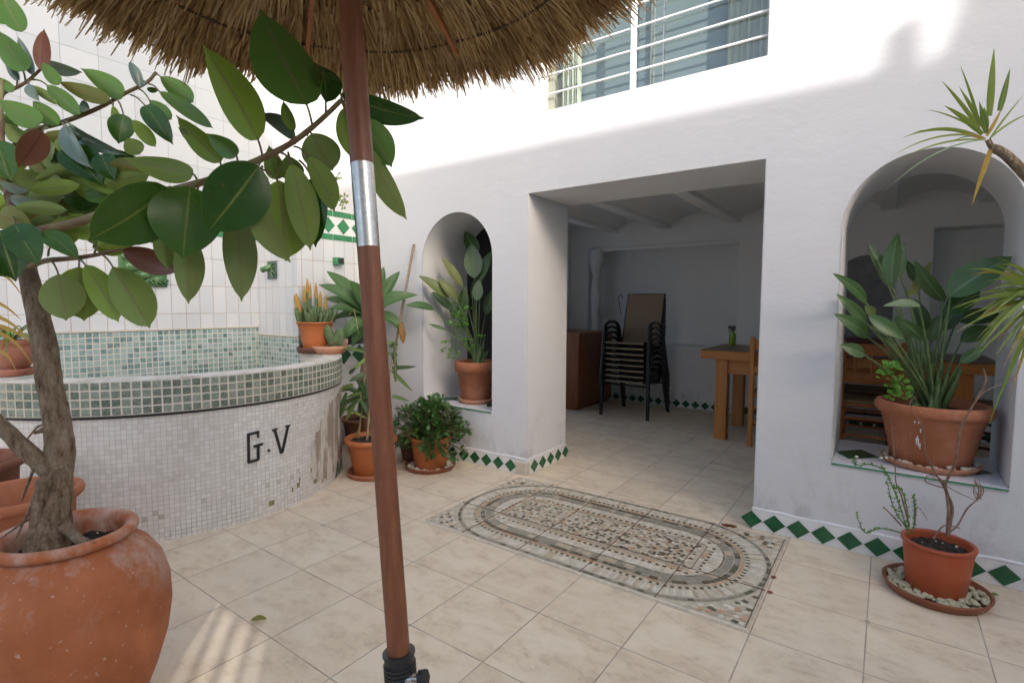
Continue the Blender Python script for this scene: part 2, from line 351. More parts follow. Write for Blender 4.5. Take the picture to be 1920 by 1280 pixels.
# ------------------------------------------------------------------ mesh builder
class MB:
    def __init__(s): s.v = []; s.f = []; s.m = []; s.uv = []; s.sm = []
    def face(s, pts, m=0, uv=None, smooth=False):
        b = len(s.v); s.v += [tuple(p) for p in pts]; s.f.append(list(range(b, b+len(pts)))); s.m.append(m); s.uv.append(uv); s.sm.append(smooth)
    def grid(s, rows, m=0, closed=False, uv=None, smooth=True, flip=False):
        b = len(s.v); nr, nc = len(rows), len(rows[0])
        for r in rows: s.v += [tuple(p) for p in r]
        for i in range(nr-1):
            for j in range(nc if closed else nc-1):
                j2 = (j+1) % nc
                q = [b+i*nc+j, b+i*nc+j2, b+(i+1)*nc+j2, b+(i+1)*nc+j]
                u = None
                if uv: u = [uv[i][j], uv[i][j+1 if not closed else j+1], uv[i+1][j+1], uv[i+1][j]]
                if flip: q.reverse(); u = u and u[::-1]
                s.f.append(q); s.m.append(m); s.uv.append(u); s.sm.append(smooth)
    def box(s, a, b, m=0, rz=0, c=None):
        x0, y0, z0 = a; x1, y1, z1 = b
        P = [V((x, y, z)) for z in (z0, z1) for y in (y0, y1) for x in (x0, x1)]
        if rz:
            c = c or V(((x0+x1)/2, (y0+y1)/2, 0)); Mr = Matrix.Rotation(rz, 3, 'Z'); P = [Mr @ (p-c) + c for p in P]
        k = len(s.v); s.v += [tuple(p) for p in P]
        for q in ((0, 2, 3, 1), (4, 5, 7, 6), (0, 1, 5, 4), (2, 6, 7, 3), (0, 4, 6, 2), (1, 3, 7, 5)):
            s.f.append([k+i for i in q]); s.m.append(m); s.uv.append(None); s.sm.append(False)
    def bar(s, p, q, w, h, m=0, up=V((0, 0, 1))):
        p, q = V(p), V(q); d = (q-p).normalized()
        if abs(d.dot(up)) > .98: up = V((0, 1, 0))
        a = d.cross(up).normalized()*w/2; b = a.cross(d).normalized()*h/2
        P = [p-a-b, p+a-b, p+a+b, p-a+b, q-a-b, q+a-b, q+a+b, q-a+b]
        k = len(s.v); s.v += [tuple(x) for x in P]
        for f in ((3, 2, 1, 0), (4, 5, 6, 7), (0, 1, 5, 4), (1, 2, 6, 5), (2, 3, 7, 6), (3, 0, 4, 7)):
            s.f.append([k+i for i in f]); s.m.append(m); s.uv.append(None); s.sm.append(False)
    def tube(s, path, rad, n=8, m=0, cap=True, flat=1.0, jit=0.0):
        path = [V(p) for p in path]; N = len(path)
        if not isinstance(rad, (list, tuple)): rad = [rad]*N
        if len(rad) == 2 and N != 2: rad = [rad[0]+(rad[1]-rad[0])*i/(N-1) for i in range(N)]
        rows = []; t0 = (path[1]-path[0]).normalized()
        a = t0.cross(V((0, 0, 1)) if abs(t0.z) < .9 else V((0, 1, 0))).normalized()
        for i in range(N):
            t = (path[min(i+1, N-1)]-path[max(i-1, 0)]).normalized()
            a = (a - t*a.dot(t)).normalized(); b = t.cross(a)
            rows.append([path[i] + (a*math.cos(2*math.pi*k/n) + b*math.sin(2*math.pi*k/n)*flat)*rad[i]*(1+rnd(-jit, jit)) for k in range(n)])
        s.grid(rows, m, True)
        if cap: s.face(rows[0][::-1], m); s.face(rows[-1], m)
    def lathe(s, prof, c, n=40, m=0, wob=0.0, ell=(1, 1), rz=0):
        c = V(c); rows = []
        ph = rnd(0, 6)
        for r, z in prof:
            row = []
            for k in range(n):
                t = 2*math.pi*k/n; rr = r*(1+wob*math.sin(2*t+ph+z*5)+wob*.6*math.sin(3*t+z*9))
                x, y = rr*math.cos(t)*ell[0], rr*math.sin(t)*ell[1]
                row.append(c+V((x*math.cos(rz)-y*math.sin(rz), x*math.sin(rz)+y*math.cos(rz), z)))
            rows.append(row)
        s.grid(rows, m, True)
    def disc(s, c, r, n=24, m=0, ell=(1, 1)):
        c = V(c); s.face([c+V((r*math.cos(2*math.pi*k/n)*ell[0], r*math.sin(2*math.pi*k/n)*ell[1], 0)) for k in range(n)], m)
    def ball(s, c, r, n=10, m=0, sq=(1, 1, 1), rot=None):
        c = V(c); rows = []
        for i in range(n//2+1):
            t = math.pi*(.02+.96*i/(n//2)); row = []
            for k in range(n):
                q = V((math.sin(t)*math.cos(2*math.pi*k/n)*sq[0], math.sin(t)*math.sin(2*math.pi*k/n)*sq[1], -math.cos(t)*sq[2]))*r
                row.append(c + (rot @ q if rot else q))
            rows.append(row)
        s.grid(rows, m, True)
        s.face(rows[0][::-1], m, smooth=True); s.face(rows[-1], m, smooth=True)
    def prism(s, poly, axis, a, b, m=0):
        """outline in the two remaining axes, extruded along axis from a to b"""
        def P(q, w): return {0: V((w, q[0], q[1])), 1: V((q[0], w, q[1])), 2: V((q[0], q[1], w))}[axis]
        A = [P(q, a) for q in poly]; B = [P(q, b) for q in poly]; n = len(poly)
        s.face(A[::-1], m); s.face(B, m)
        for i in range(n): s.face([A[i], A[(i+1) % n], B[(i+1) % n], B[i]], m)
    def build(s, name, mats, parent=None, bevel=0, smooth_angle=None):
        me = bpy.data.meshes.new(name)
        o0 = parent_origin(parent)
        me.from_pydata([tuple(V(p)-o0) for p in s.v], [], s.f)
        if not isinstance(mats, (list, tuple)): mats = [mats]
        for q in mats: me.materials.append(M[q] if isinstance(q, str) else q)
        me.polygons.foreach_set('material_index', s.m); me.polygons.foreach_set('use_smooth', s.sm)
        if any(u is not None for u in s.uv):
            L = me.uv_layers.new(name='UVMap'); i = 0
            for f, u in zip(s.f, s.uv):
                for k in range(len(f)):
                    if u: L.data[i].uv = u[k]
                    i += 1
        me.update()
        o = bpy.data.objects.new(name, me); COL.objects.link(o)
        if parent: o.parent = parent
        if bevel:
            b = o.modifiers.new('bevel', 'BEVEL'); b.width = bevel; b.segments = 2; b.limit_method = 'ANGLE'
        return o
def parent_origin(p):
    o = V((0, 0, 0))
    while p: o = o + p.location; p = p.parent
    return o
def tag(o, label=None, cat=None, group=None, kind=None):
    if label: o['label'] = label
    if cat: o['category'] = cat
    if group: o['group'] = group
    if kind: o['kind'] = kind
    return o
def thing(name, label, cat, loc, group=None):
    o = bpy.data.objects.new(name, None); COL.objects.link(o); o.location = loc; o.empty_display_size = .1
    return tag(o, label, cat, group)
def bez(a, b, c, n=8):
    a, b, c = V(a), V(b), V(c)
    return [a*(1-t)**2 + b*2*t*(1-t) + c*t*t for t in [i/n for i in range(n+1)]]
def smoothpath(pts, n=5):
    pts = [V(p) for p in pts]; out = []
    for i in range(len(pts)-1):
        p0, p1, p2, p3 = pts[max(i-1, 0)], pts[i], pts[i+1], pts[min(i+2, len(pts)-1)]
        for k in range(n):
            t = k/n
            out.append(.5*((2*p1)+(p2-p0)*t+(2*p0-5*p1+4*p2-p3)*t*t+(3*p1-p0-3*p2+p3)*t**3))
    return out+[pts[-1]]

LK = [0]
def leaf(mb, base, tip, w, n, top=0, bot=None, shape='oval', fold=.18, curl=.06, roll=0.0, seg=9, tipcurl=0.0, th=.0008):
    """one leaf from base to tip; n points out of its upper face"""
    base, tip, n = V(base), V(tip), V(n)
    ax = tip-base; L = ax.length
    if L < 1e-5: return
    ax /= L; n = (n-ax*n.dot(ax)).normalized()
    if roll: n = Matrix.Rotation(roll, 3, ax) @ n
    sd = ax.cross(n); LK[0] += 1; k = LK[0]
    rows = []; uvs = []
    for i in range(seg+1):
        t = i/seg
        if shape == 'oval': f = max(0, math.sin(math.pi*min(1, t**.92)))**.62 if t < 1 else 0; f = f if t < .94 else f*.75
        elif shape == 'rubber':
            f = max(max(0, math.sin(math.pi*min(1, t/.955)**.9))**.62, .075*(1-t)/.12 if t > .85 else 0)
        elif shape == 'paddle': f = max(0, math.sin(math.pi*t**.8))**.8
        elif shape == 'strap': f = min(1, .55+t*1.6)*(1-t**3.0)
        elif shape == 'agave': f = (.35+.65*math.sin(math.pi*min(1, t*.62+.12)))*(1-t**5) if t < 1 else 0
        elif shape == 'spoon': f = (math.sin(math.pi*min(1, t**1.5)))**.6 if 0 < t < 1 else 0.05
        f = max(f, .012)
        c = base+ax*(L*t)+n*(curl*L*math.sin(math.pi*t))-n*(tipcurl*L*t*t)
        hw = w/2*f; e = []
        for x in (-1, -.5, 0, .5, 1):
            e.append(c+sd*(hw*x)+n*(abs(x)*hw*fold*(1.3-abs(x)*.3)))
        rows.append(e); uvs.append([(k+.5+.49*x*.98, t) for x in (-1, -.5, 0, .5, 1)])
    if bot is None: mb.grid(rows, top, uv=uvs)
    else:
        mb.grid([[p+n*th for p in r] for r in rows], top, uv=uvs)
        mb.grid([[p-n*th for p in r] for r in rows], bot, uv=uvs, flip=True)

# ------------------------------------------------------------------ the setting
YF, T = 3.154, .575           # front wall of the house and its thickness
YB = YF+T
XL, XR, ZT = -2.1254, -.5737, 2.056

b = MB(); b.face([(-60, -60, -.02), (60, -60, -.02), (60, 60, -.02), (-60, 60, -.02)])
tag(b.build('ground', 'ground'), kind='structure')
b = MB(); b.face([(-4.9, -4.1, 0), (3.2, -4.1, 0), (3.2, 6.9, 0), (-4.9, 6.9, 0)])
tag(b.build('patio_floor', 'floor'), kind='structure')

# ---- house -----------------------------------------------------------------
house = thing('house', 'white rendered house with wide doorway, two arched openings and upstairs window', 'house', (-.8, YF, 0))
def arch_open(x0, x1, z0, zt):
    return dict(x0=x0, x1=x1, z0=z0, arch=True, r=(x1-x0)/2, spring=zt-(x1-x0)/2)
OPEN = [dict(x0=XL, x1=XR, z0=0, z1=ZT), arch_open(-3.19, -2.45, .435, 1.992), arch_open(-.207, .475, .444, 1.993), dict(x0=-2.073, x1=-.585, z0=2.60, z1=3.62), dict(x0=1.35, x1=2.85, z0=0, z1=2.05)]  # the last opening is added out of view to light the room
def hole_at(o, x):
    if o.get('arch'):
        c = (o['x0']+o['x1'])/2; d = max(0, o['r']**2-(x-c)**2); return o['z0'], o['spring']+math.sqrt(d)
    return o['z0'], o['z1']
def wall_face(mb, x0, x1, z1, y, flip):
    xs = {x0, x1}
    for o in OPEN:
        n = 36 if o.get('arch') else 1
        for i in range(n+1):
            if o.get('arch'):
                c = (o['x0']+o['x1'])/2; xs.add(round(c-o['r']*math.cos(math.pi*i/n), 6))
            else: xs.add(o['x0']+(o['x1']-o['x0'])*i/n)
    xs = sorted(xs)
    for a, c in zip(xs, xs[1:]):
        if c-a < 1e-6: continue
        mid = (a+c)/2; hs = sorted([(hole_at(o, a), hole_at(o, c)) for o in OPEN if o['x0']-1e-5 <= a and c <= o['x1']+1e-5], key=lambda h: h[0][0])
        la = lc = 0
        for (ha, hc) in hs:
            if ha[0] > la: q = [(a, y, la), (c, y, lc), (c, y, hc[0]), (a, y, ha[0])]; mb.face(q[::-1] if flip else q)
            la, lc = ha[1], hc[1]
        q = [(a, y, la), (c, y, lc), (c, y, z1), (a, y, z1)]; mb.face(q[::-1] if flip else q)
b = MB()
wall_face(b, -4.62, 3.2, 4.0, YF, False); wall_face(b, -4.62, 3.2, 4.0, YB, True)
for o in OPEN:
    y0, y1 = YF, YB
    if o.get('arch'):
        c = (o['x0']+o['x1'])/2; n = 36
        ring = [(o['x0'], o['z0'])]+[(c-o['r']*math.cos(math.pi*i/n), o['spring']+o['r']*math.sin(math.pi*i/n)) for i in range(n+1)]+[(o['x1'], o['z0'])]
        rows = [[(x, y0, z) for x, z in ring], [(x, y1, z) for x, z in ring]]
        b.grid(rows, 0, smooth=True)
        b.face([(o['x0'], y0, o['z0']), (o['x1'], y0, o['z0']), (o['x1'], y1, o['z0']), (o['x0'], y1, o['z0'])])
    else:
        x0, x1, z0, z1 = o['x0'], o['x1'], o['z0'], o['z1']
        b.face([(x0, y0, z0), (x0, y0, z1), (x0, y1, z1), (x0, y1, z0)][::-1]); b.face([(x1, y0, z0), (x1, y0, z1), (x1, y1, z1), (x1, y1, z0)])
        b.face([(x0, y0, z1), (x1, y0, z1), (x1, y1, z1), (x0, y1, z1)])
        if z0 > 0: b.face([(x0, y0, z0), (x1, y0, z0), (x1, y1, z0), (x0, y1, z0)])
b.build('front_wall', 'plaster', house)
# room behind the doorway
b = MB(); ZC = 2.58
def qx(x, y0, y1, z0, z1): b.face([(x, y0, z0), (x, y1, z0), (x, y1, z1), (x, y0, z1)])
def qy(y, x0, x1, z0, z1): b.face([(x0, y, z0), (x1, y, z0), (x1, y, z1), (x0, y, z1)])
def qz(z, x0, x1, y0, y1): b.face([(x0, y0, z), (x1, y0, z), (x1, y1, z), (x0, y1, z)])
YR, RD = 6.48, .27
qx(-3.65, YB, YR, 0, .45); qx(-3.65, YB, YR, 2.2, ZC); qx(-3.65, YB, 3.8, .45, 2.2); qx(-3.65, 5.7, YR, .45, 2.2); qx(3.1, YB, YR, 0, ZC)  # unseen gap in the left wall, added to light the room
# back wall with two recesses under a lintel
qy(YR, -3.65, 3.1, 2.02, ZC); qy(YR, -3.65, -3.36, 0, 2.02); qy(YR, -1.43, .33, 0, 2.02); qy(YR, -3.36, -1.43, 0, .775); qy(YR, .33, 3.1, 0, .4)
for x0, x1, z0 in ((-3.36, -1.43, .775), (.33, 3.1, .4)):
    qy(YR+RD, x0, x1, z0, 2.02); qz(z0, x0, x1, YR, YR+RD); qz(2.02, x0, x1, YR, YR+RD); qx(x0, YR, YR+RD, z0, 2.02); qx(x1, YR, YR+RD, z0, 2.02)
b.build('back_wall', 'plaster_in', house)
b = MB(); b.box((-3.36, YR-.02, 1.985), (-1.43, YR-.002, 2.035)); b.build('lintel', 'plaster_in', house, .006)
# shallow arched niche on the pillar (flat patch, the recess's shade put into its grey)
b = MB(); pts = [(-.40, .86)]+[(-.18-.22*math.cos(math.pi*i/10), 1.66+.13*math.sin(math.pi*i/10)) for i in range(11)]+[(.04, .86)]
b.prism(pts, 1, YR-.004, YR-.001); b.build('niche', simple('niche_shade_grey', (.20, .20, .21), .95, (.27, .27, .27), 14, .8, 26), house)
# rough plaster column in the corner of the recess
b = MB(); b.tube([(-3.24+rnd(-.012, .012), YR-.015, .80+k*.122) for k in range(11)], [.055+.012*math.sin(k*1.7)+(.05 if k > 8 else 0) for k in range(11)], 10, jit=.12); b.build('plaster_column', 'plaster_in', house)
# ceiling: joists with shallow plaster vaults between
joists = [-3.74, -2.997, -2.29, -1.49, -.765, -.037, .70, 1.43, 2.16, 2.9]
c = MB()
for a, d in zip(joists, joists[1:]):
    a2, d2 = a+.065, d-.065
    rows = []
    for y in (YB, YR):
        rows.append([(a2+(d2-a2)*i/12, y, 2.275+.105*math.sin(math.pi*i/12)) for i in range(13)])
    c.grid(rows, 0, smooth=True, flip=True)
qzc = ZC; c.face([(-3.8, YB, ZC), (3.1, YB, ZC), (3.1, YR+RD, ZC), (-3.8, YR+RD, ZC)])
c.build('ceiling', 'plaster_in', house)
for x in joists:
    j = MB(); j.box((x-.065, YB, 2.225), (x+.065, YR, 2.3)); j.build('beam', 'plaster_in', house, .008)
# outer shell: roof and upper floor room, so that daylight enters by the openings only
b = MB()
b.face([(-3.66, YF, 4.0), (3.2, YF, 4.0), (3.2, 8, 4.0), (-3.66, 8, 4.0)]); qx(-3.66, YB, 8, 2.45, 4.0); qx(3.2, YB, 8, 0, 4.0); qy(8, -3.66, 3.2, 0, 4.0)
b.build('outer_shell', 'plaster_clean', house)
b = MB(); b.face([(-2.6, YB, 2.6), (0, YB, 2.6), (0, 5.6, 2.6), (-2.6, 5.6, 2.6)]); qy(5.6, -2.6, 0, 2.6, 3.9); qx(-2.6, YB, 5.6, 2.6, 3.9); qx(0, YB, 5.6, 2.6, 3.9); qz(3.9, -2.6, 0, YB, 5.6)
b.build('upper_room', 'room_grey', house)
b = MB(); b.box((-3.30, YB+.01, .38), (-2.3, YB+.03, 2.05)); b.build('dark_sheet', 'arch_dark', house)  # black sheet put in for the dark interior behind the small arch
# skirting: white tile strip with green diamonds
def diamonds(mb, p0, dirv, nrm, n, step, zc, hw, hh, m=1):
    p0, dirv, nrm = V(p0), V(dirv), V(nrm)
    for i in range(n):
        c0 = p0+dirv*(step*i)+nrm*.0015
        P = [c0+V((0, 0, zc-hh)), c0+dirv*hw+V((0, 0, zc)), c0+V((0, 0, zc+hh)), c0-dirv*hw+V((0, 0, zc))]
        Q = [p+nrm*.0025 for p in P]
        mb.face(Q, m)
        for k in range(4): mb.face([P[k], P[(k+1) % 4], Q[(k+1) % 4], Q[k]], m)
sk = MB()
sk.box((XR, YF-.009, .002), (1.349, YF-.0005, .112)); sk.box((-3.93, YF-.009, .002), (XL+.0005, YF-.0005, .110)); sk.box((XL+.0005, YF-.009, .002), (XL+.009, YB+.008, .111))
sk.box((-3.64, YR-.009, .002), (3.1, YR-.0005, .112)); sk.box((-3.64, YB+.0005, .002), (XL+.0005, YB+.009, .11))
diamonds(sk, (-.462-.117, YF-.009, 0), (1, 0, 0), (0, -1, 0), 16, .1173, .056, .056, .049)
diamonds(sk, (-3.893+.0, YF-.009, 0), (1, 0, 0), (0, -1, 0), 15, .1165, .056, .052, .049)
diamonds(sk, (XL+.009, 3.245, 0), (0, 1, 0), (1, 0, 0), 5, .1165, .056, .052, .049)
diamonds(sk, (-3.5, YR-.009, 0), (1, 0, 0), (0, -1, 0), 40, .1165, .056, .052, .047)
sk.build('skirting', ['white_tile', 'green_tile'], house)
# broken tile corner left of the doorway
b = MB(); b.box((XL-.10, YF-.0125, .002), (XL+.0125, YF+.03, .10)); b.build('broken_corner', 'grout', house, .006)
# thick lip of paint above the skirting
b = MB()
for p, q in (((XR-.004, YF, .118), (1.34, YF, .118)), ((-3.93, YF, .116), (XL+.004, YF, .116)), ((XL, YF, .117), (XL, YB, .117))):
    p, q = V(p), V(q); n = 26
    b = MB(); b.tube([p+(q-p)*i/n+V((0, 0, rnd(-.003, .003))) for i in range(n+1)], [.009+rnd(-.002, .003) for _ in range(n+1)], 8)
    b.build('paint_lip', 'plaster_clean', house)
# sills of the two arches
for (x0, x1, z) in ((-3.19, -2.45, .435), (-.207, .475, .444)):
    s_ = MB(); s_.box((x0+.002, YF-.004, z-.01), (x1-.002, YB+.01, z+.004))
    s_.box((x0+.002, YF-.008, z-.006), (x1-.002, YF-.0045, z+.002), 2)
    n = 3; w = (x1-x0)/n
    for i in range(n):
        cx = x0+w*(i+.5) if x0 < -1 else x0+w*(i+.42)
        P = [(cx-w*.48, YF+.25), (cx-w*.10, YF+.12), (cx+w*.48, YF+.25), (cx+w*.1, YF+.38)]
        P = [(min(max(px, x0+.004), x1-.004), py) for px, py in P]
        s_.face([(px, py, z+.0065) for px, py in P], 1)
    s_.build('sill', ['sill_white', 'green_tile', 'green_band'], house)
# upstairs window
YW = YF+.17
w = MB(); x0, x1, z0, z1 = -2.073, -.585, 2.60, 3.62
for a, bb in ((x0, x0+.05), (x1-.035, x1)): w.box((a+.001, YW, z0+.001), (bb-.001, YW+.05, z1-.001))
w.box((x0+.05, YW, z0+.001), (x1-.035, YW+.05, z0+.022)); w.box((x0+.05, YW, z1-.04), (x1-.035, YW+.05, z1-.001))
for xm in (-1.305, -1.225): w.box((xm-.004, YW+.01, z0+.022), (xm+.004, YW+.03, z1-.04), 1)
win = w.build('window', ['frame', 'chrome'], house)
g = MB()
for a, bb in ((x0+.05, -1.309), (-1.301, -1.229), (-1.221, x1-.035)): g.face([(a, YW+.02, z0+.022), (bb, YW+.02, z0+.022), (bb, YW+.02, z1-.04), (a, YW+.02, z1-.04)])  # faces the court
g.build('pane', 'glass', win)
def curtain(xa, xb, name='curtain'):
    q = MB(); n = 60; rows = []
    for zz in (z0+.03, z0+.35, z0+.8, z1-.04):
        rows.append([(xa+(xb-xa)*i/n, YW+.085+.02*math.sin(i*.75+.8*math.sin(zz*3))+.008*math.sin(i*1.9), zz) for i in range(n+1)])
    q.grid(rows, 0); return q.build(name, 'curtain', win)
curtain(-2.0, -1.86); curtain(-.86, -.615)
rl = MB()
for z in (2.722, 2.852, 2.985, 3.12, 3.25): rl.tube([(x0-.0, YF+.035, z), (x1, YF+.035, z)], .0075, 8)
railing = rl.build('railing', 'white_metal', house)
p_ = MB(); p_.box((-1.377, YF+.02, z0), (-1.347, YF+.05, 3.3)); p_.build('post', 'white_metal', railing, .002)
bl = MB(); bl.face([(-1.93, YW+.135, z0+.02), (-.80, YW+.135, z0+.02), (-.80, YW+.135, z1), (-1.93, YW+.135, z1)]); bl.build('blind', simple('grey_green_blind', (.26, .285, .27), .7, (.29, .31, .30), 2), win)
cu = MB(); cu.box((-1.19, YF+.20, 2.625), (-.90, YF+.29, 2.70)); o = cu.build('cushion', 'white_metal', None, .05)
tag(o, 'white cushion lying inside behind the upstairs window glass', 'cushion')

# ---- tiled boundary wall with the plant ledge --------------------------------
XC, YA, XBK = -3.936, 2.47, -4.56
tw = thing('tiled_wall', 'white tiled courtyard wall with a green diamond frieze behind the plunge pool', 'wall', (XBK, 1.5, 0))
b = MB(); b.box((-4.95, -.8, 0), (-4.62, YF-.001, 4.0)); b.build('upper_wall', 'tile_upper', tw)
b = MB()
b.face([(XBK, -.8, 1.05), (XBK, YA, 1.05), (XBK, YA, 1.815), (XBK, -.8, 1.815)], 0)
b.face([(XC, YA, .985), (XC, YF, .985), (XC, YF, 1.815), (XC, YA, 1.815)], 0)
b.face([(XC, YA, 0), (XC, YF, 0), (XC, YF, .74), (XC, YA, .74)], 3)
b.face([(XBK, YA, .985), (XC, YA, .985), (XC, YA, 1.815), (XBK, YA, 1.815)], 1)
b.face([(-4.62, -.8, 2.07), (XBK, -.8, 2.07), (XBK, YA, 2.07), (-4.62, YA, 2.07)], 2)
b.face([(-4.62, YA, 2.07), (XC, YA, 2.07), (XC, YF, 2.07), (-4.62, YF, 2.07)], 2)
b.face([(-4.62, -.8, 0), (XBK, -.8, 0), (XBK, -.8, 2.07), (-4.62, -.8, 2.07)], 1)
b.build('lower_wall', ['tile_y', 'tile_x', 'grout', 'plaster'], tw)
# mosaic lining of the basin on these walls
b = MB()
b.box((XBK-.01, -.8, .3), (XBK+.006, YA, 1.05), 0); b.box((XBK+.006, YA-.006, .3), (XC+.006, YA+.01, .985), 1); b.box((XC-.01, YA+.01, .0), (XC+.0055, YF-.001, .72), 3)
b.box((XBK, -.8, 1.051), (XBK+.012, YA, 1.062), 2); b.box((XBK+.006, YA-.012, .986), (XC+.008, YA, .996), 2)
b.build('mosaic_lining', ['mos_y', 'mos_x', 'grout', 'plaster'], tw)
# frieze
def frieze(mb, p0, dirv, nrm, L, z0, off):
    p0, dirv, nrm = V(p0), V(dirv), V(nrm)
    def rect(a, c, zz0, zz1, d, m):
        P = [p0+dirv*a+nrm*d+V((0, 0, zz0)), p0+dirv*c+nrm*d+V((0, 0, zz0)), p0+dirv*c+nrm*d+V((0, 0, zz1)), p0+dirv*a+nrm*d+V((0, 0, zz1))]
        mb.face(P, m)
    rect(0, L, z0, z0+.255, .002, 0)
    for zz in (z0+.0, z0+.2):
        x = off-.2
        while x < L:
            a, c = max(0, x), min(L, x+.196)
            if c > a: rect(a, c, zz+.002, zz+.05, .005, 1)
            x += .2
    x = off
    while x < L-.03:
        if x > .03:
            c0 = p0+dirv*x+nrm*.005
            mb.face([c0+V((0, 0, z0+.056)), c0+dirv*.066+V((0, 0, z0+.125)), c0+V((0, 0, z0+.194)), c0-dirv*.066+V((0, 0, z0+.125))], 1)
        x += .153
b = MB()
frieze(b, (XC, YA, 1.815), (0, 1, 0), (1, 0, 0), YF-YA, 0, .146); frieze(b, (XBK, YA, 1.815), (1, 0, 0), (0, -1, 0), XC-XBK, 0, .076); frieze(b, (XBK, -.8, 1.815), (0, 1, 0), (1, 0, 0), YA+.8, 0, .05)
b.build('frieze', ['white_tile', 'green_band'], tw)
b = MB(); b.box((XC-.002, YA+.012, .72), (XC+.008, YF-.001, .90)); diamonds(b, (XC+.008, YA+.09, .72), (0, 1, 0), (1, 0, 0), 4, .17, .09, .08, .085); b.build('ledge_skirting', ['white_tile', 'green_tile'], tw)

# wall ornaments
pl = thing('relief_plaque', 'large green glazed face relief on the tiled wall behind the rubber plant', 'plaque', (XBK, 1.6, 1.5))
b = MB(); b.box((XBK+.001, 1.44, 1.385), (XBK+.018, 1.75, 1.665)); b.build('plate', 'green_relief', pl, .004)
b = MB()
for (y, z, r) in ((1.52, 1.53, .05), (1.60, 1.56, .055), (1.68, 1.53, .05), (1.6, 1.47, .04), (1.52, 1.45, .035), (1.69, 1.44, .04), (1.48, 1.60, .03), (1.71, 1.61, .03), (1.6, 1.63, .035)): b.ball((XBK+.02, y, z), r, 12, 0, (.6, 1, .8))
for k in range(10):
    y = 1.47+.03*k; b.tube([(XBK+.03, y+.012*math.cos(q*.9), 1.41+.018*math.sin(q*.9)+.006*k % .02) for q in range(7)], .007, 6)
b.build('face', 'green_relief', pl)
pl = thing('spout_plaque', 'small dark green square plaque with a lizard shaped spout beside the wall corner', 'plaque', (-4.295, YA, 1.55))
b = MB(); b.box((-4.362, YA-.016, 1.474), (-4.228, YA-.001, 1.624)); b.build('plate', 'green_dark', pl, .003)
b = MB(); b.tube(smoothpath([(-4.30, YA-.02, 1.585), (-4.31, YA-.05, 1.56), (-4.35, YA-.075, 1.545)]), [.022, .028, .024, .024, .026, .026, .024, .022, .026, .024, .016], 10)
for dz, dx in ((.02, .045), (-.02, .05), (.04, .02), (-.045, .02)): b.tube([(-4.295, YA-.02, 1.56), (-4.295+dx, YA-.028, 1.555+dz), (-4.29+dx, YA-.02, 1.545+dz*1.4)], .007, 6)
b.build('spout', 'green_relief', pl)
pl = thing('water_spout', 'little green block spout on the white tiles above the agave', 'spout', (XC, 2.84, 1.63))
b = MB(); b.box((XC+.001, 2.805, 1.605), (XC+.06, 2.885, 1.665)); b.build('block', 'green_band', pl, .005)
b = MB(); b.box((XC+.0605, 2.825, 1.615), (XC+.064, 2.875, 1.655)); b.build('mouth', 'black_plastic', pl)
pl = thing('wall_tap', 'small rusty pipe stub on white tiles above the mosaic lining', 'pipe', (XBK, 1.547, 1.11))
b = MB(); b.tube([(XBK, 1.547, 1.115), (XBK+.03, 1.547, 1.11)], .012, 10); b.build('pipe', 'bark', pl)
b = MB(); b.tube([(XBK+.001, 1.547, 1.115), (XBK+.008, 1.547, 1.1145)], .019, 12); b.build('flange', 'terra_dark', pl)

# ---- plunge pool ---------------------------------------------------------------
PC, PR = V((-4.06, 1.6, 0)), 1.1
pool = thing('plunge_pool', 'round raised plunge pool clad in pale mosaic with a green mosaic band', 'pool', (PC.x, PC.y, 0))
def cyl(a, z, r=PR): return V((PC.x+r*math.cos(a), PC.y+r*math.sin(a), z))
A0, A1 = R(-117), R(83.3); NA = 110
def ringgrid(mb, r, z0, z1, m=0, flip=False, a0=A0, a1=A1, rr=None):
    rows = []; uv = []
    for z, r_ in ((z0, r), (z1, rr if rr else r)):
        rows.append([cyl(a0+(a1-a0)*i/NA, z, r_) for i in range(NA+1)]); uv.append([((a0+(a1-a0)*i/NA)*PR, z) for i in range(NA+1)])
    mb.grid(rows, m, uv=uv, flip=flip)
b = MB(); ringgrid(b, PR, 0, .672); b.build('wall', 'mos_pale', pool)
b = MB(); ringgrid(b, PR+.012, .687, .861); b.build('band', 'mos_band', pool)
b = MB(); ringgrid(b, PR+.006, .672, .688); ringgrid(b, PR, .672, .672, rr=PR+.006); b.build('dark_edge', 'dark_strip', pool)
b = MB()
prof = [(PR+.012, .861), (PR+.011, .866), (PR+.002, .870), (PR-.06, .871), (PR-.125, .870), (PR-.13, .862), (PR-.13, .55)]
rows = [[cyl(A0+(A1-A0)*i/NA, z+(rnd(-.0015, .0015) if z > .865 else 0), r) for i in range(NA+1)] for r, z in prof]
b.grid(rows, 0); b.build('rim', 'rimtop', pool)
b = MB(); b.face([(-4.56, .3, .72), (-2.9, .3, .72), (-2.9, 2.7, .72), (-4.56, 2.7, .72)]); 
b = MB(); n = 60; b.face([cyl(A0+(A1-A0)*i/n, .70, PR-.128) for i in range(n+1)]); b.build('basin_floor', 'pale_floor', pool)
# landing at the rim's end, where pots stand
b = MB(); pts = [cyl(R(58)+(A1-R(58))*i/10, 0, PR-.12) for i in range(11)]
poly = [(p.x, p.y) for p in pts]+[(XC+.009, 2.685), (XC+.009, 2.48), (-3.85, 2.42)]
b.prism(poly[::-1], 2, .80, .868); b.build('landing', 'rimtop', pool, .004)
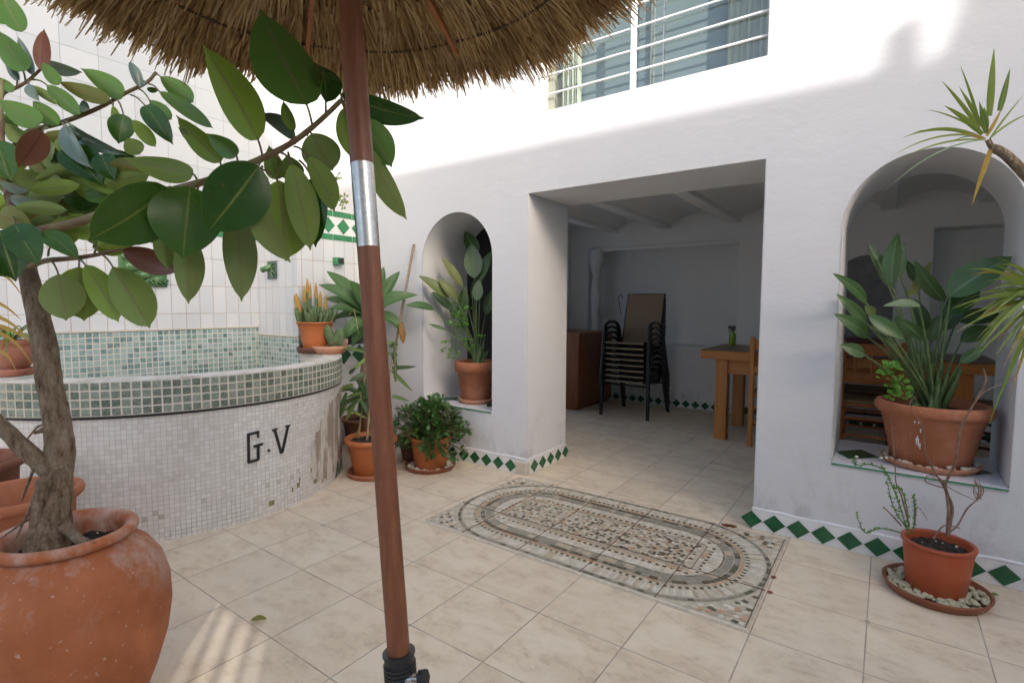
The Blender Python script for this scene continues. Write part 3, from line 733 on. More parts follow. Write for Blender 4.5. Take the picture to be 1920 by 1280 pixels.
# lettering in tile strips
def strip(mb, a, z, a2, z2, w=.0135):
    p, q = cyl(R(a), z, PR+.004), cyl(R(a2), z2, PR+.004); out = cyl(R((a+a2)/2), 0, 1)-V((PC.x, PC.y, 0))
    mb.bar(p, q, w, .012, 0, up=out)
L1 = MB()
strip(L1, -3.9, .345, -3.8, .508); strip(L1, -4.0, .508, -.6, .512); strip(L1, -4.1, .346, -.9, .350); strip(L1, -1.05, .350, -1.0, .432); strip(L1, -2.3, .432, .5, .437); strip(L1, -.9, .512, -.9, .478, .009)
L1.build('letter', 'letter', pool)
L2 = MB(); L2.ball(cyl(R(2.4), .388, PR+.003), .009, 8); L2.build('letter', 'letter', pool)
L3 = MB(); strip(L3, 4.5, .505, 6.6, .352); strip(L3, 9.3, .508, 6.9, .352); strip(L3, 3.7, .503, 5.4, .508, .009); strip(L3, 8.4, .511, 10.2, .510, .009)
L3.build('letter', 'letter', pool)
# patch of lost tiles: bare render with a stepped edge
b = MB()
steps = [(19.5, .11, .36), (22, .08, .42), (25, .06, .47), (28, .06, .54), (31, .06, .57), (34, .07, .585), (37, .10, .60), (40, .13, .605), (44, .14, .61), (48, .14, .615), (52, .14, .62), (58, .14, .62)]
for (a, zl, zh), (a2, _, _) in zip(steps, steps[1:]):
    k = 3
    for i in range(k):
        p, q = R(a+(a2-a)*i/k), R(a+(a2-a)*(i+1)/k)
        zl2, zh2 = zl+rnd(-.012, .012), zh+rnd(-.012, .012)
        b.face([cyl(p, zl2, PR+.0025), cyl(q, zl2, PR+.0025), cyl(q, zh2, PR+.0025), cyl(p, zh2, PR+.0025)])
b.build('bare_patch', 'bare', pool)
b = MB()
for i in range(4):
    a = R(38.5+4.6*i); ha = R(2.2)
    if i < 3: b.face([cyl(a, .075, PR+.005), cyl(a+ha*.55, .015, PR+.005), cyl(a+ha, .075, PR+.005), cyl(a+ha*.5, .135, PR+.005)])
    b.face([cyl(a-ha, .012, PR+.004), cyl(a, .012, PR+.004), cyl(a, .08, PR+.004)])
b.build('skirting_remnant', 'green_tile', pool)
HOLE = simple('mossy_hole', (.16, .14, .06), .9, (.30, .25, .12), 30)
for a, z, ww in ((12.5, .10, 2), (13.5, .13, 1), (2.0, .05, 3), (10.3, .085, 1), (20.5, .075, 3), (19, .16, 1)):
    b = MB(); b.face([cyl(R(a), z, PR+.002), cyl(R(a+ww*.62), z, PR+.002), cyl(R(a+ww*.62), z+.03, PR+.002), cyl(R(a), z+.03, PR+.002)]); b.build('lost_tile', HOLE, pool)

# ---- floor mosaic: rings of small stones -----------------------------------------
MX0, MX1, MY0, MY1 = -2.15, -.388, 2.125, 3.09
mosaic = thing('floor_mosaic', 'rectangular stone mosaic of concentric rounded bands set in the patio floor', 'mosaic', ((MX0+MX1)/2, (MY0+MY1)/2, 0))
b = MB(); b.box((MX0, MY0, .001), (MX1, MY1, .0045)); b.box((MX0-.012, MY0-.012, .001), (MX1, MY0, .0052), 1); b.build('mortar_bed', ['st_mortar', 'st_pale'], mosaic)
cx, cy = (MX0+MX1)/2, (MY0+MY1)/2; HX, HY = (MX1-MX0)/2, (MY1-MY0)/2
def rseg(inset, rc):
    """(length, point at fraction f) for the eight stretches of a rounded rectangle inset from the panel edge"""
    hx, hy, r = HX-inset, HY-inset, max(rc-inset, .004); ax, ay = hx-r, hy-r
    def arc(ox, oy, t0): return (math.pi*r/2, lambda f: V((cx+ox+r*math.cos(t0+f*math.pi/2), cy+oy+r*math.sin(t0+f*math.pi/2), 0)))
    return [(2*ay, lambda f: V((cx+hx, cy-ay+2*ay*f, 0))), arc(ax, ay, 0), (2*ax, lambda f: V((cx+ax-2*ax*f, cy+hy, 0))), arc(-ax, ay, math.pi/2),
            (2*ay, lambda f: V((cx-hx, cy+ay-2*ay*f, 0))), arc(-ax, -ay, math.pi), (2*ax, lambda f: V((cx-ax+2*ax*f, cy-hy, 0))), arc(ax, -ay, 1.5*math.pi)]
ST = ['cream', 'beige', 'grey', 'olive', 'brown', 'peach', 'pale']; SI = {k: i for i, k in enumerate(ST)}
st = MB()
def band(i0, i1, step, pick, rc=.46, jit=.12, gap=.0014):
    for (La, pa), (Lb, pb_) in zip(rseg(i0+gap, rc), rseg(i1-gap, rc)):
        L = (La+Lb)/2; n = max(1, round(L/step))
        cuts = [0]+[(k+rnd(-jit, jit))/n for k in range(1, n)]+[1]
        for k in range(n):
            g0, g1 = min(.3/n, gap*.6/max(La, .001)), min(.3/n, gap*.6/max(Lb, .001)); a, c = cuts[k], cuts[k+1]; z = .0055+rnd(0, .0012)
            sk_ = rnd(-.12, .12)/n
            P = [pa(a+g0), pa(c-g0), pb_(min(1, max(0, c-g1))), pb_(min(1, max(0, a+g1)))]
            st.face([p+V((0, 0, z)) for p in P], SI[pick(k)])
ch = random.choice
band(.006, .028, .03, lambda k: ch(['olive', 'grey', 'grey']))
band(.034, .098, .017, lambda k: ch(['cream', 'pale', 'cream', 'pale', 'beige']))
band(.100, .120, .016, lambda k: 'olive' if k % 2 else 'cream')
band(.121, .138, .06, lambda k: ch(['peach', 'peach', 'beige']))
band(.140, .170, .034, lambda k: ch(['olive', 'grey', 'brown', 'olive']), jit=.35)
band(.171, .212, .045, lambda k: ch(['grey', 'grey', 'beige', 'grey']), jit=.35)
band(.213, .222, .03, lambda k: ch(['olive', 'grey']))
band(.223, .278, .018, lambda k: ch(['cream', 'pale', 'cream']))
RC2 = .30
band(.280, .298, .018, lambda k: 'brown' if k % 2 else 'cream', rc=RC2)
band(.299, .320, .06, lambda k: ch(['beige', 'peach', 'cream']), rc=RC2)
band(.321, .327, .05, lambda k: 'olive', rc=RC2)
# crazy-paving field and spandrels
def crazy(inside, x0, x1, y0, y1, s, pick):
    y = y0
    while y < y1:
        x = x0
        while x < x1:
            px, py = x+rnd(-.3, .3)*s, y+rnd(-.3, .3)*s
            if inside(px, py):
                r = s*rnd(.5, .7); a0 = rnd(0, 6); n = ch([4, 4, 5])
                P = [V((px+r*math.cos(a0+2*math.pi*k/n+rnd(-.2, .2)), py+r*.9*math.sin(a0+2*math.pi*k/n+rnd(-.2, .2)), .0058+rnd(0, .0012))) for k in range(n)]
                if all(inside(q.x, q.y) for q in P):
                    z = .0056+rnd(0, .0018); st.face([V((q.x, q.y, z)) for q in P], SI[pick()])
            x += s
        y += s
ii = .331
crazy(lambda x, y: abs(x-cx) < HX-ii and abs(y-cy) < HY-ii, cx-HX, cx+HX, cy-HY, cy+HY, .021, lambda: ch(['cream', 'cream', 'beige', 'pale', 'grey', 'olive', 'brown', 'cream', 'peach']))
def spandrel(x, y):
    ax, ay = HX-.46, HY-.46; dx, dy = abs(x-cx)-ax, abs(y-cy)-max(ay, .0)
    return abs(x-cx) < HX-.003 and abs(y-cy) < HY-.003 and dx > 0 and dy > 0 and math.hypot(dx, dy) > .462
crazy(spandrel, MX0, MX1, MY0, MY1, .028, lambda: ch(['cream', 'beige', 'cream', 'peach', 'pale', 'pale', 'olive']))
st.build('stones', ['st_'+k for k in ST], mosaic)
b = MB()
for i in range(-2, 4):
    x = -1.472+.3643*i-.02
    if MX0 < x < MX1: b.box((x-.0016, MY0, .004), (x+.0016, MY1, .0078))
for y in (1.7404+.3643*2, ): b.box((MX0, y-.002, .004), (MX1, y+.002, .0077))
b.build('joint', 'st_brown', mosaic)
for (x, y, r) in ((-.378, 2.62, .015), (-.37, 2.47, .014), (-.7, 3.10, .03), (-.67, 3.105, .03)):
    b = MB(); b.face([(x+r*rnd(.6, 1.2)*math.cos(k), y+r*rnd(.6, 1.2)*math.sin(k), .0048) for k in range(6)]); b.build('chip', 'st_rust', mosaic)

# ------------------------------------------------------------------ pots
def pot_prof(H, r0, r1, lip=.012, liph=.03, th=.012, soil=.04, kind='flower'):
    if kind == 'flower':
        return [(0, 0), (r0*.96, 0), (r0, .006), (r0+(r1-r0)*(H-liph)/H, H-liph-.004), (r1-.004+lip*.2, H-liph), (r1+lip*.8, H-liph+.004), (r1+lip, H-.006), (r1+lip*.8, H), (r1-th+lip*.3, H), (r1-th, H-.006), (r1-th-.004, H-soil-.02)]
    if kind == 'roll':
        pr = [(0, 0), (r0*.96, 0), (r0, .006), (r1-.012, H-liph*1.3), (r1-.004, H-liph*1.15)]
        for i in range(9):
            t = -math.pi/2+i*math.pi*1.15/8; pr.append((r1+lip*.1+lip*math.cos(t), H-liph/2+liph/2*math.sin(t)))
        return pr+[(r1-th, H-.01), (r1-th-.01, H-soil-.02)]
    if kind == 'bell':
        return [(0, 0), (r0*.95, 0), (r0, .006), (r0+.012, H*.12), (r0+.03, H*.4), (r1-.035, H*.66), (r1-.022, H*.78), (r1-.02, H*.80), (r1-.01, H*.93), (r1-.006, H*.94), (r1, H*.955), (r1, H), (r1-.012, H), (r1-.014, H*.95), (r1-.03, H-soil-.02)]
def pot(parent, c, H, r0, r1, mat, soil_r, soil=.04, **kw):
    b = MB(); b.lathe(pot_prof(H, r0, r1, soil=soil, **kw), c, 48, wob=.004); o = b.build('pot', mat, parent)
    s_ = MB(); n = 40; c = V(c)
    rows = [[c+V((soil_r*q*math.cos(2*math.pi*k/n), soil_r*q*math.sin(2*math.pi*k/n), H-soil+rnd(-.006, .006))) for k in range(n)] for q in (1, .8, .6, .4, .2, .02)]
    s_.grid(rows, 0, True, flip=True)
    for k in range(60):
        a, q = rnd(0, 6.28), soil_r*math.sqrt(rnd(0, .9)); s_.ball(c+V((q*math.cos(a), q*math.sin(a), H-soil)), rnd(.003, .008), 6, 1 if k % 9 == 0 else 0)
    s_.build('soil', ['soil', 'pebble'], o)
    return o
def saucer(name, label, c, r, h, mat, th=.012, ell=(1, 1), cat='saucer'):
    t = thing(name, label, cat, c); b = MB()
    b.lathe([(0, 0), (r*.86, 0), (r*.9, .003), (r*.99, h*.8), (r, h), (r-th*.6, h+.002), (r-th, h-.002), (r*.86, .012), (0, .010)], c, 48, wob=.003, ell=ell)
    b.build('dish', mat, t); return t
def pebbles(label, c, r0, r1, h, n, mat, size=(.007, .013)):
    b = MB(); c = V(c)
    for i in range(n):
        a = rnd(0, 6.283); q = math.sqrt(rnd(r0*r0, r1*r1)); s_ = rnd(*size)
        b.ball(c+V((q*math.cos(a), q*math.sin(a), h+rnd(-.2, .45)*s_)), s_, 8, 0, (1.15, .85, .6), Matrix.Rotation(rnd(0, 3.1), 3, 'Z') @ Matrix.Rotation(rnd(-.4, .4), 3, 'X'))
    return tag(b.build('pebbles', mat), label, 'pebbles', kind='stuff')

# ---- rubber plant in the big jar ----------------------------------------------
JC = V((-1.90, .445, 0))
rub = thing('rubber_plant', 'large rubber plant with broad glossy leaves in a bulging terracotta jar', 'potted plant', JC)
b = MB()
jp = [(0, 0), (.135, 0), (.15, .01), (.175, .06), (.21, .15), (.236, .24), (.248, .33), (.245, .41), (.228, .475), (.197, .525), (.163, .556), (.149, .568), (.147, .575)]
for i in range(9):
    t = -math.pi*.45+i*math.pi*1.2/8; jp.append((.156+.016*math.cos(t), .589+.016*math.sin(t)))
jp += [(.136, .590), (.133, .575), (.140, .545), (.15, .50)]
b.lathe(jp, JC, 72, wob=.006); jar = b.build('pot', 'terra_jar', rub)
b = MB(); n = 40
b.grid([[JC+V((.15*q*math.cos(2*math.pi*k/n), .15*q*math.sin(2*math.pi*k/n), .535+rnd(-.008, .008))) for k in range(n)] for q in (1, .8, .6, .4, .2, .02)], 0, True, flip=True)
for k in range(140):
    a, q = rnd(0, 6.28), .13*math.sqrt(rnd(0, 1)); b.ball(JC+V((q*math.cos(a), q*math.sin(a), .537)), rnd(.003, .007), 6, 1 if k % 14 == 0 else 0)
b.build('soil', ['soil', 'pebble'], jar)
TD = 1.50
def P(u, v, D): return at(u, v, D)
b = MB()
trunk = [(88, 1030, 1.47), (97, 1000, 1.47), (104, 930, 1.48), (112, 850, 1.49), (106, 790, 1.49), (98, 740, 1.5), (88, 680, 1.5), (76, 610, 1.5), (62, 550, 1.51), (50, 500, 1.52), (38, 450, 1.53), (26, 405, 1.54), (14, 350, 1.55), (6, 300, 1.56)]
rad = [46, 38, 34, 32, 28, 27, 26, 25, 23, 20, 17, 12, 9, 7]
b.tube(smoothpath([P(*q) for q in trunk], 3), [r_*1.5/F*.75 for r in [rad] for i in range(len(rad)-1) for r_ in (rad[i], rad[i]*.66+rad[i+1]*.34, rad[i]*.33+rad[i+1]*.67)]+[rad[-1]*1.5/F*.75], 14, jit=.09)
b.tube(smoothpath([P(*q) for q in ((92, 880, 1.47), (70, 862, 1.45), (40, 835, 1.44), (5, 800, 1.43), (-60, 745, 1.42))], 4), [.026, .017], 10, jit=.1)
b.tube(smoothpath([P(*q) for q in ((85, 900, 1.44), (72, 960, 1.44), (62, 1010, 1.44), (52, 1050, 1.44))], 3), [.020, .012], 8, jit=.15)
b.tube(smoothpath([P(*q) for q in ((120, 985, 1.45), (150, 1012, 1.44), (178, 1020, 1.43))], 3), [.016, .007], 8, jit=.1)
for q in (((95, 790, 1.47), (70, 800, 1.46), (48, 826, 1.45)), ((80, 900, 1.45), (52, 960, 1.43), (30, 1010, 1.42)), ((70, 960, 1.45), (35, 985, 1.43), (0, 1010, 1.42)), ((75, 850, 1.45), (55, 900, 1.44), (40, 940, 1.44))):
    b.tube([P(*k) for k in q], [.005, .002], 6)
b.tube(smoothpath([P(*k) for k in ((92, 800, 1.48), (78, 806, 1.46), (64, 812, 1.45))], 3), [.011, .004], 7, jit=.2)
b.build('trunk', 'bark', rub)
br = MB()
def branch(pts, r0, r1, m=0):
    br.tube(smoothpath([P(*q) for q in pts], 4), [r0, r1], 9, m, jit=.05)
branch([(40, 445, 1.53), (75, 432, 1.48), (150, 415, 1.42), (230, 385, 1.37), (320, 358, 1.33), (400, 335, 1.31), (480, 302, 1.29), (540, 272, 1.28), (590, 235, 1.27), (640, 188, 1.26)], .0135, .0055)
branch([(10, 330, 1.55), (40, 255, 1.62), (110, 232, 1.66), (180, 205, 1.68), (235, 175, 1.68), (275, 155, 1.68), (293, 135, 1.68)], .0085, .0045)
branch([(6, 300, 1.56), (2, 220, 1.6), (4, 178, 1.62), (30, 165, 1.63), (55, 150, 1.64), (78, 128, 1.65)], .007, .004)
branch([(55, 500, 1.5), (85, 489, 1.46), (140, 484, 1.43), (190, 476, 1.42), (228, 466, 1.42)], .0085, .004)
branch([(70, 440, 1.49), (55, 430, 1.52), (48, 424, 1.53)], .018, .012)
branch([(20, 400, 1.54), (60, 330, 1.58), (90, 255, 1.6)], .007, .004)
branch([(640, 188, 1.26), (660, 240, 1.26), (690, 300, 1.27)], .003, .002)
branch([(-30, 700, 1.5), (-10, 400, 1.55), (2, 200, 1.6), (5, 150, 1.6)], .006, .005, 1)
br.build('branches', ['twig_brown', 'cane'], rub)

LV = MB(); PT = LV
LM = ['rub_top', 'rub_under', 'rub_under_dark', 'rub_red', 'rub_silver', 'rub_yellow', 'twig_green']
def rleaf(bu, bv, tu, tv, w, side, D=1.3, dD=0.0, tilt=None, pet=None, vis=None, curl=None, fold=None):
    """side T: glossy upper face seen, U: underside seen; vis overrides the tone of the seen face"""
    a, t = P(bu, bv, D), P(tu, tv, D+dD); wd = w*D/F*1.0
    tocam = (CAM-(a+t)/2).normalized()
    ang = R(tilt if tilt is not None else rnd(-22, 22))
    ax = (t-a).normalized(); n = (tocam-ax*tocam.dot(ax)).normalized(); n = Matrix.Rotation(ang, 3, ax) @ n
    seen = {'T': 0, 'U': 1}[side]
    if vis is not None: seen = vis
    cu = curl if curl is not None else rnd(.03, .09); fo = fold if fold is not None else rnd(.16, .55)
    if side == 'T': leaf(LV, a, t, wd/max(.5, math.cos(ang)), n, seen, 1, 'rubber', fo, cu, seg=18)
    else: leaf(LV, a, t, wd/max(.5, math.cos(ang)), -n, 0, seen, 'rubber', fo, cu, seg=18)
    if pet:
        e = P(pet[0], pet[1], pet[2] if len(pet) > 2 else D)
        PT.tube(bez(e, (e+a)/2+V((0, 0, .012)), a+(t-a)*.02, 6), [.0028, .0022], 7, 6)
# right-hand branch
rleaf(575, 196, 488, 18, 112, 'U', 1.23, .06, 18, (586, 238, 1.27), 2)
rleaf(484, 262, 380, 84, 74, 'U', 1.25, .03, -15, (493, 298, 1.29), 1)
rleaf(611, 192, 598, 122, 48, 'T', 1.30, .05, 35, (611, 215, 1.27))
rleaf(550, 246, 531, 189, 22, 'U', 1.29, .0, 20, (551, 268, 1.28))
rleaf(552, 264, 487, 213, 28, 'T', 1.3, .04, 40, (553, 270, 1.28), 4)
rleaf(486, 311, 388, 436, 108, 'T', 1.22, -.03, -8, (495, 297, 1.28), None, .05, .22)
rleaf(357, 350, 343, 486, 118, 'T', 1.27, -.01, 5, (400, 335, 1.31), None, .05, .22)
rleaf(316, 352, 165, 450, 100, 'T', 1.24, -.06, -30, (326, 357, 1.33), None, .06, .2)
rleaf(362, 326, 232, 297, 46, 'U', 1.3, .02, 10, (372, 345, 1.32))
rleaf(522, 338, 536, 490, 108, 'U', 1.27, .02, 8, (490, 318, 1.29), 1)
rleaf(472, 362, 545, 492, 48, 'U', 1.235, .01, -30, (492, 312, 1.28), 1)
rleaf(546, 306, 582, 470, 58, 'U', 1.25, .0, 10, (528, 287, 1.28), 1)
rleaf(586, 334, 592, 464, 54, 'T', 1.30, .0, 15, (560, 300, 1.29))
rleaf(577, 294, 627, 397, 44, 'U', 1.25, .0, 20, (552, 275, 1.28))
rleaf(584, 250, 624, 320, 70, 'U', 1.27, .0, -12, (575, 255, 1.28))
rleaf(520, 336, 504, 272, 36, 'U', 1.33, .02, 0, (522, 295, 1.3))
rleaf(552, 336, 538, 290, 44, 'U', 1.34, .02, 0, (540, 285, 1.3))
rleaf(640, 176, 796, 222, 46, 'T', 1.26, .05, 30, (640, 188, 1.26))
rleaf(645, 178, 792, 224, 30, 'U', 1.265, .05, -30, None, 2)
rleaf(680, 222, 735, 314, 56, 'U', 1.27, .03, 10, (650, 192, 1.26), 2)
rleaf(647, 200, 672, 304, 42, 'U', 1.26, .02, -20, (642, 190, 1.26), 1)
rleaf(692, 278, 763, 412, 42, 'U', 1.28, .03, -18, (655, 215, 1.26), 1)
rleaf(440, 398, 453, 566, 60, 'U', 1.3, .03, 12, (420, 345, 1.31))
rleaf(350, 440, 353, 570, 52, 'U', 1.32, .02, 10, (372, 350, 1.32))
rleaf(306, 422, 315, 505, 40, 'U', 1.33, .02, 0)
rleaf(284, 370, 284, 456, 54, 'T', 1.29, .0, -35, (300, 362, 1.33))
rleaf(270, 385, 305, 440, 30, 'T', 1.288, .0, 45, None, 4)
rleaf(440, 460, 445, 400, 40, 'U', 1.33, .0, 0)
# lower branch
rleaf(230, 467, 336, 509, 46, 'U', 1.40, .02, -10, (222, 468, 1.42), 3)
rleaf(211, 500, 281, 615, 68, 'U', 1.38, -.02, 8, (190, 477, 1.42), 1)
rleaf(160, 496, 222, 604, 48, 'U', 1.4, -.02, 14, (140, 484, 1.43), 1)
rleaf(148, 500, 158, 602, 78, 'U', 1.43, .0, -5, (150, 482, 1.43), 1)
rleaf(110, 514, 124, 601, 68, 'U', 1.39, -.03, 5, (95, 488, 1.45), 1)
rleaf(28, 420, 73, 498, 56, 'T', 1.42, -.04, 5, (20, 405, 1.54))
rleaf(79, 434, 149, 486, 36, 'T', 1.43, -.03, -20, (60, 430, 1.5))
rleaf(0, 432, 30, 528, 72, 'T', 1.4, -.03, 5)
rleaf(-20, 470, 10, 520, 50, 'T', 1.44, .0, 5)
rleaf(184, 464, 290, 408, 62, 'U', 1.36, -.04, 10, (176, 478, 1.42), 1)
rleaf(95, 462, 150, 405, 46, 'U', 1.46, .0, 0, (90, 480, 1.45))
rleaf(180, 440, 130, 400, 50, 'U', 1.46, .0, 0)
# middle cluster
rleaf(80, 246, 32, 314, 44, 'T', 1.42, -.03, -15, (90, 240, 1.6), 3)
rleaf(-6, 265, 21, 340, 54, 'T', 1.42, -.02, 8)
rleaf(0, 344, 57, 356, 18, 'T', 1.44, .0, 40, None, 4)
rleaf(56, 357, 152, 346, 30, 'U', 1.45, .0, 0)
rleaf(28, 389, 128, 394, 26, 'U', 1.42, .0, 10)
rleaf(20, 372, 92, 384, 24, 'T', 1.46, .0, 20, None, 4)
rleaf(130, 233, 238, 291, 24, 'T', 1.55, -.05, 35, (118, 230, 1.66), 4)
rleaf(120, 236, 174, 317, 30, 'T', 1.52, -.05, 35, (115, 232, 1.66), 4)
rleaf(128, 278, 192, 348, 62, 'T', 1.5, -.02, -10)
rleaf(190, 290, 216, 340, 40, 'T', 1.49, -.02, 10)
rleaf(84, 262, 137, 263, 24, 'T', 1.56, .0, 20, (92, 248, 1.6))
rleaf(86, 270, 122, 325, 44, 'U', 1.53, .0, 0, (92, 262, 1.6))
rleaf(65, 290, 90, 340, 36, 'U', 1.54, .0, 0, None, 5)
rleaf(150, 312, 60, 340, 30, 'U', 1.5, .0, 0)
rleaf(205, 306, 278, 318, 34, 'U', 1.46, .0, 0, None, 5)
rleaf(195, 345, 280, 325, 40, 'U', 1.47, .0, 0, None, 1)
# upper branches
rleaf(232, 215, 222, 270, 42, 'T', 1.62, -.02, 5, (222, 190, 1.68))
rleaf(212, 198, 221, 267, 17, 'U', 1.6, .0, 20, (212, 194, 1.68))
rleaf(272, 198, 325, 272, 38, 'T', 1.62, -.02, -5, (245, 178, 1.68))
rleaf(280, 188, 322, 225, 26, 'U', 1.66, .0, 0, (262, 168, 1.68), 2)
rleaf(298, 172, 400, 241, 27, 'U', 1.6, -.02, 10, (280, 158, 1.68), 2)
rleaf(300, 144, 363, 192, 36, 'U', 1.64, .0, 5, (290, 142, 1.68), 2)
rleaf(414, 304, 330, 216, 42, 'U', 1.38, .05, 8, (416, 330, 1.31), 1)
rleaf(444, 292, 388, 250, 36, 'U', 1.36, .02, 5, (447, 315, 1.3), 2)
rleaf(386, 278, 333, 238, 24, 'U', 1.42, .0, 0)
rleaf(231, 180, 151, 128, 38, 'U', 1.64, .02, -10, (228, 178, 1.68), 2)
rleaf(80, 118, 155, 136, 22, 'T', 1.66, .02, 30, (79, 126, 1.65), 4)
rleaf(77, 132, 83, 54, 26, 'U', 1.62, .0, 5, (77, 130, 1.65), 3)
rleaf(80, 118, 110, 160, 24, 'U', 1.62, -.02, 0, None, 2)
rleaf(206, 188, 108, 153, 30, 'U', 1.62, .02, 10, (211, 196, 1.68), 5)
rleaf(88, 160, 152, 216, 30, 'U', 1.6, .0, 5, (62, 150, 1.64), 2)
rleaf(52, 160, 110, 197, 16, 'U', 1.6, .0, 20, (55, 152, 1.64))
rleaf(44, 134, -4, 56, 42, 'U', 1.6, .0, 0, (48, 152, 1.64), 2)
rleaf(60, 140, 34, 68, 18, 'U', 1.63, .0, 0, (62, 148, 1.64), 4)
rleaf(33, 152, 8, 104, 15, 'U', 1.62, .0, 0, (32, 163, 1.63), 4)
rleaf(25, 172, -6, 144, 18, 'U', 1.6, .0, 0, (28, 166, 1.63), 2)
rleaf(76, 232, -4, 186, 44, 'U', 1.55, .0, 10, (86, 236, 1.62), 2)
rleaf(62, 190, 110, 236, 30, 'U', 1.6, .0, 0, None, 2)
rleaf(52, 160, 74, 190, 18, 'T', 1.6, .0, 20, None, 4)
rleaf(40, 60, -10, -30, 40, 'U', 1.5, .0, 0, None, 2)
rleaf(150, 216, 108, 178, 20, 'U', 1.66, .0, 0, (155, 214, 1.68))
rleaf(262, 165, 243, 115, 18, 'T', 1.67, .0, 20, (268, 160, 1.68), 4)
rleaf(275, 158, 246, 145, 12, 'U', 1.67, .0, 20, (275, 158, 1.68), 4)
rleaf(276, 168, 298, 168, 10, 'T', 1.67, .0, 20)
rleaf(40, 265, 10, 230, 30, 'U', 1.58, .0, 0, None, 1)
rleaf(168, 205, 148, 200, 22, 'T', 1.66, .0, 20, None, 4)
rleaf(238, 260, 262, 290, 34, 'U', 1.6, .0, 0, None, 1)
rleaf(250, 225, 292, 276, 26, 'U', 1.6, .0, 0, None, 1)
# inner leaves deeper in the crown
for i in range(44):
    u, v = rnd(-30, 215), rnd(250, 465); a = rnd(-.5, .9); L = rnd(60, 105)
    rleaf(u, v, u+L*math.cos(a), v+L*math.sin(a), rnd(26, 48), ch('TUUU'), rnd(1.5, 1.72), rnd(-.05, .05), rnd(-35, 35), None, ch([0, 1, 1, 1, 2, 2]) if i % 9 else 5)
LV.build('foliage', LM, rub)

# ---- thatched parasol ------------------------------------------------------------
pb, pt = at(748, 1225, 1.12), at(651, -60, 1.12)
UC = at(647, -130, 1.12); axis = (pt-pb).normalized()
def pole_at(z): return pb + axis*((z-pb.z)/axis.z)
par = thing('thatched_parasol', 'round straw thatched parasol on a slim brown pole with a steel sleeve', 'parasol', pole_at(.36))
b = MB(); b.tube([pole_at(.36), pole_at(1.378)], .0238, 24); b.tube([pole_at(1.552), pole_at(2.42)], .0248, 24); b.build('pole', 'pole', par)
b = MB(); b.tube([pole_at(1.374), pole_at(1.556)], .0243, 24); b.build('sleeve', 'chrome', par)
TC = V((-.958, .692, 0))
def zc(r): return 2.262-.352*r
b = MB(); n = 48
b.grid([[V((TC.x+r*math.cos(2*math.pi*k/n), TC.y+r*math.sin(2*math.pi*k/n), zc(r)+.006)) for k in range(n)] for r in (.02, .2, .43)], 0, True); b.build('canvas', 'canvas', par)
b = MB()
b.grid([[V((TC.x+r*math.cos(2*math.pi*k/n), TC.y+r*math.sin(2*math.pi*k/n), zc(r)+dz+rnd(-.004, .004))) for k in range(n)] for r, dz in ((.42, .012), (.5, .014), (.58, .02), (.655, .03), (.60, .06), (.3, .09), (.02, .12))], 0, True); b.build('thatch_backing', 'thatch_in', par)
th = MB()
def blade(r0, L, a, dz, sl, w, sk):
    LK[0] += 1; k = LK[0]
    p = V((TC.x+r0*math.cos(a), TC.y+r0*math.sin(a), zc(r0)+dz)); d = V((math.cos(a+sk), math.sin(a+sk), sl)).normalized(); s_ = V((-math.sin(a), math.cos(a), rnd(-.5, .5))).normalized()
    q = p+d*L*.55; e = p+d*L+V((rnd(-.012, .012), rnd(-.012, .012), -.10*L+rnd(-.01, .006)))
    rows = [[p-s_*w*.5, p+s_*w*.5], [q-s_*w*.5, q+s_*w*.5], [e-s_*w*.22, e+s_*w*.22]]
    th.grid(rows, 0, uv=[[(k+.3, 0), (k+.7, 0)], [(k+.3, .5), (k+.7, .5)], [(k+.3, 1), (k+.7, 1)]], smooth=False)
for i in range(9500):
    a = rnd(0, 6.2832); sec = math.cos(a*8+.4)
    r0 = rnd(.40, .645); L = rnd(.10, .24); end = .735+.018*sec+rnd(-.03, .035)
    if r0+L > end: L = end-r0
    if L < .05: continue
    blade(r0, L, a, rnd(-.014, .012), rnd(-.40, -.28), rnd(.0035, .0085), rnd(-.22, .22)+.10*math.sin(a*24))
for i in range(2600):
    a = rnd(0, 6.2832); sec = math.cos(a*8+.4); r0 = rnd(.55, .66); end = .75+.02*sec+.012*math.sin(a*37)+rnd(-.04, .045)
    blade(r0, end-r0, a, rnd(-.01, .035), rnd(-.45, -.30), rnd(.004, .009), rnd(-.25, .25)+.12*math.sin(a*31))
th.build('thatch', 'thatch', par)
b = MB(); b.tube([V((TC.x+.572*math.cos(t), TC.y+.572*math.sin(t), zc(.572)-.017+.003*math.sin(t*8))) for t in [2*math.pi*k/96 for k in range(97)]], .0035, 6); b.build('rope', 'rope', par)
a_ref = math.atan2(at(865, 100, 1.66).y-TC.y, at(865, 100, 1.66).x-TC.x)
for k in range(8):
    a = a_ref+k*math.pi/4; d = V((math.cos(a), math.sin(a), 0)); b = MB()
    b.bar(V((TC.x, TC.y, 0))+d*.04+V((0, 0, zc(.04)-.012)), V((TC.x, TC.y, 0))+d*.60+V((0, 0, zc(.60)-.022)), .014, .02); b.build('rib', 'wood_red', par, .002)
b = MB(); b.tube([V((TC.x, TC.y, 2.16)), V((TC.x, TC.y, 2.26))], .05, 16); b.build('hub', 'wood_red', par)
for o in par.children:                                      # the canopy leans with its pole
    if o.name.split('.')[0] in ('thatch', 'canvas', 'thatch_backing', 'rope', 'rib', 'hub'):
        for q in o.data.vertices: q.co.z += .048*((q.co.x+par.location.x-TC.x)*.813+(q.co.y+par.location.y-TC.y)*.583)
stand = thing('parasol_stand', 'black parasol stand with a ribbed collar and a clamping knob', 'parasol stand', (pole_at(0).x, pole_at(0).y, 0))
b = MB(); b.tube([pole_at(.06), pole_at(.455)], .031, 24); b.build('tube', 'black_plastic', stand)
b = MB()
pr = []
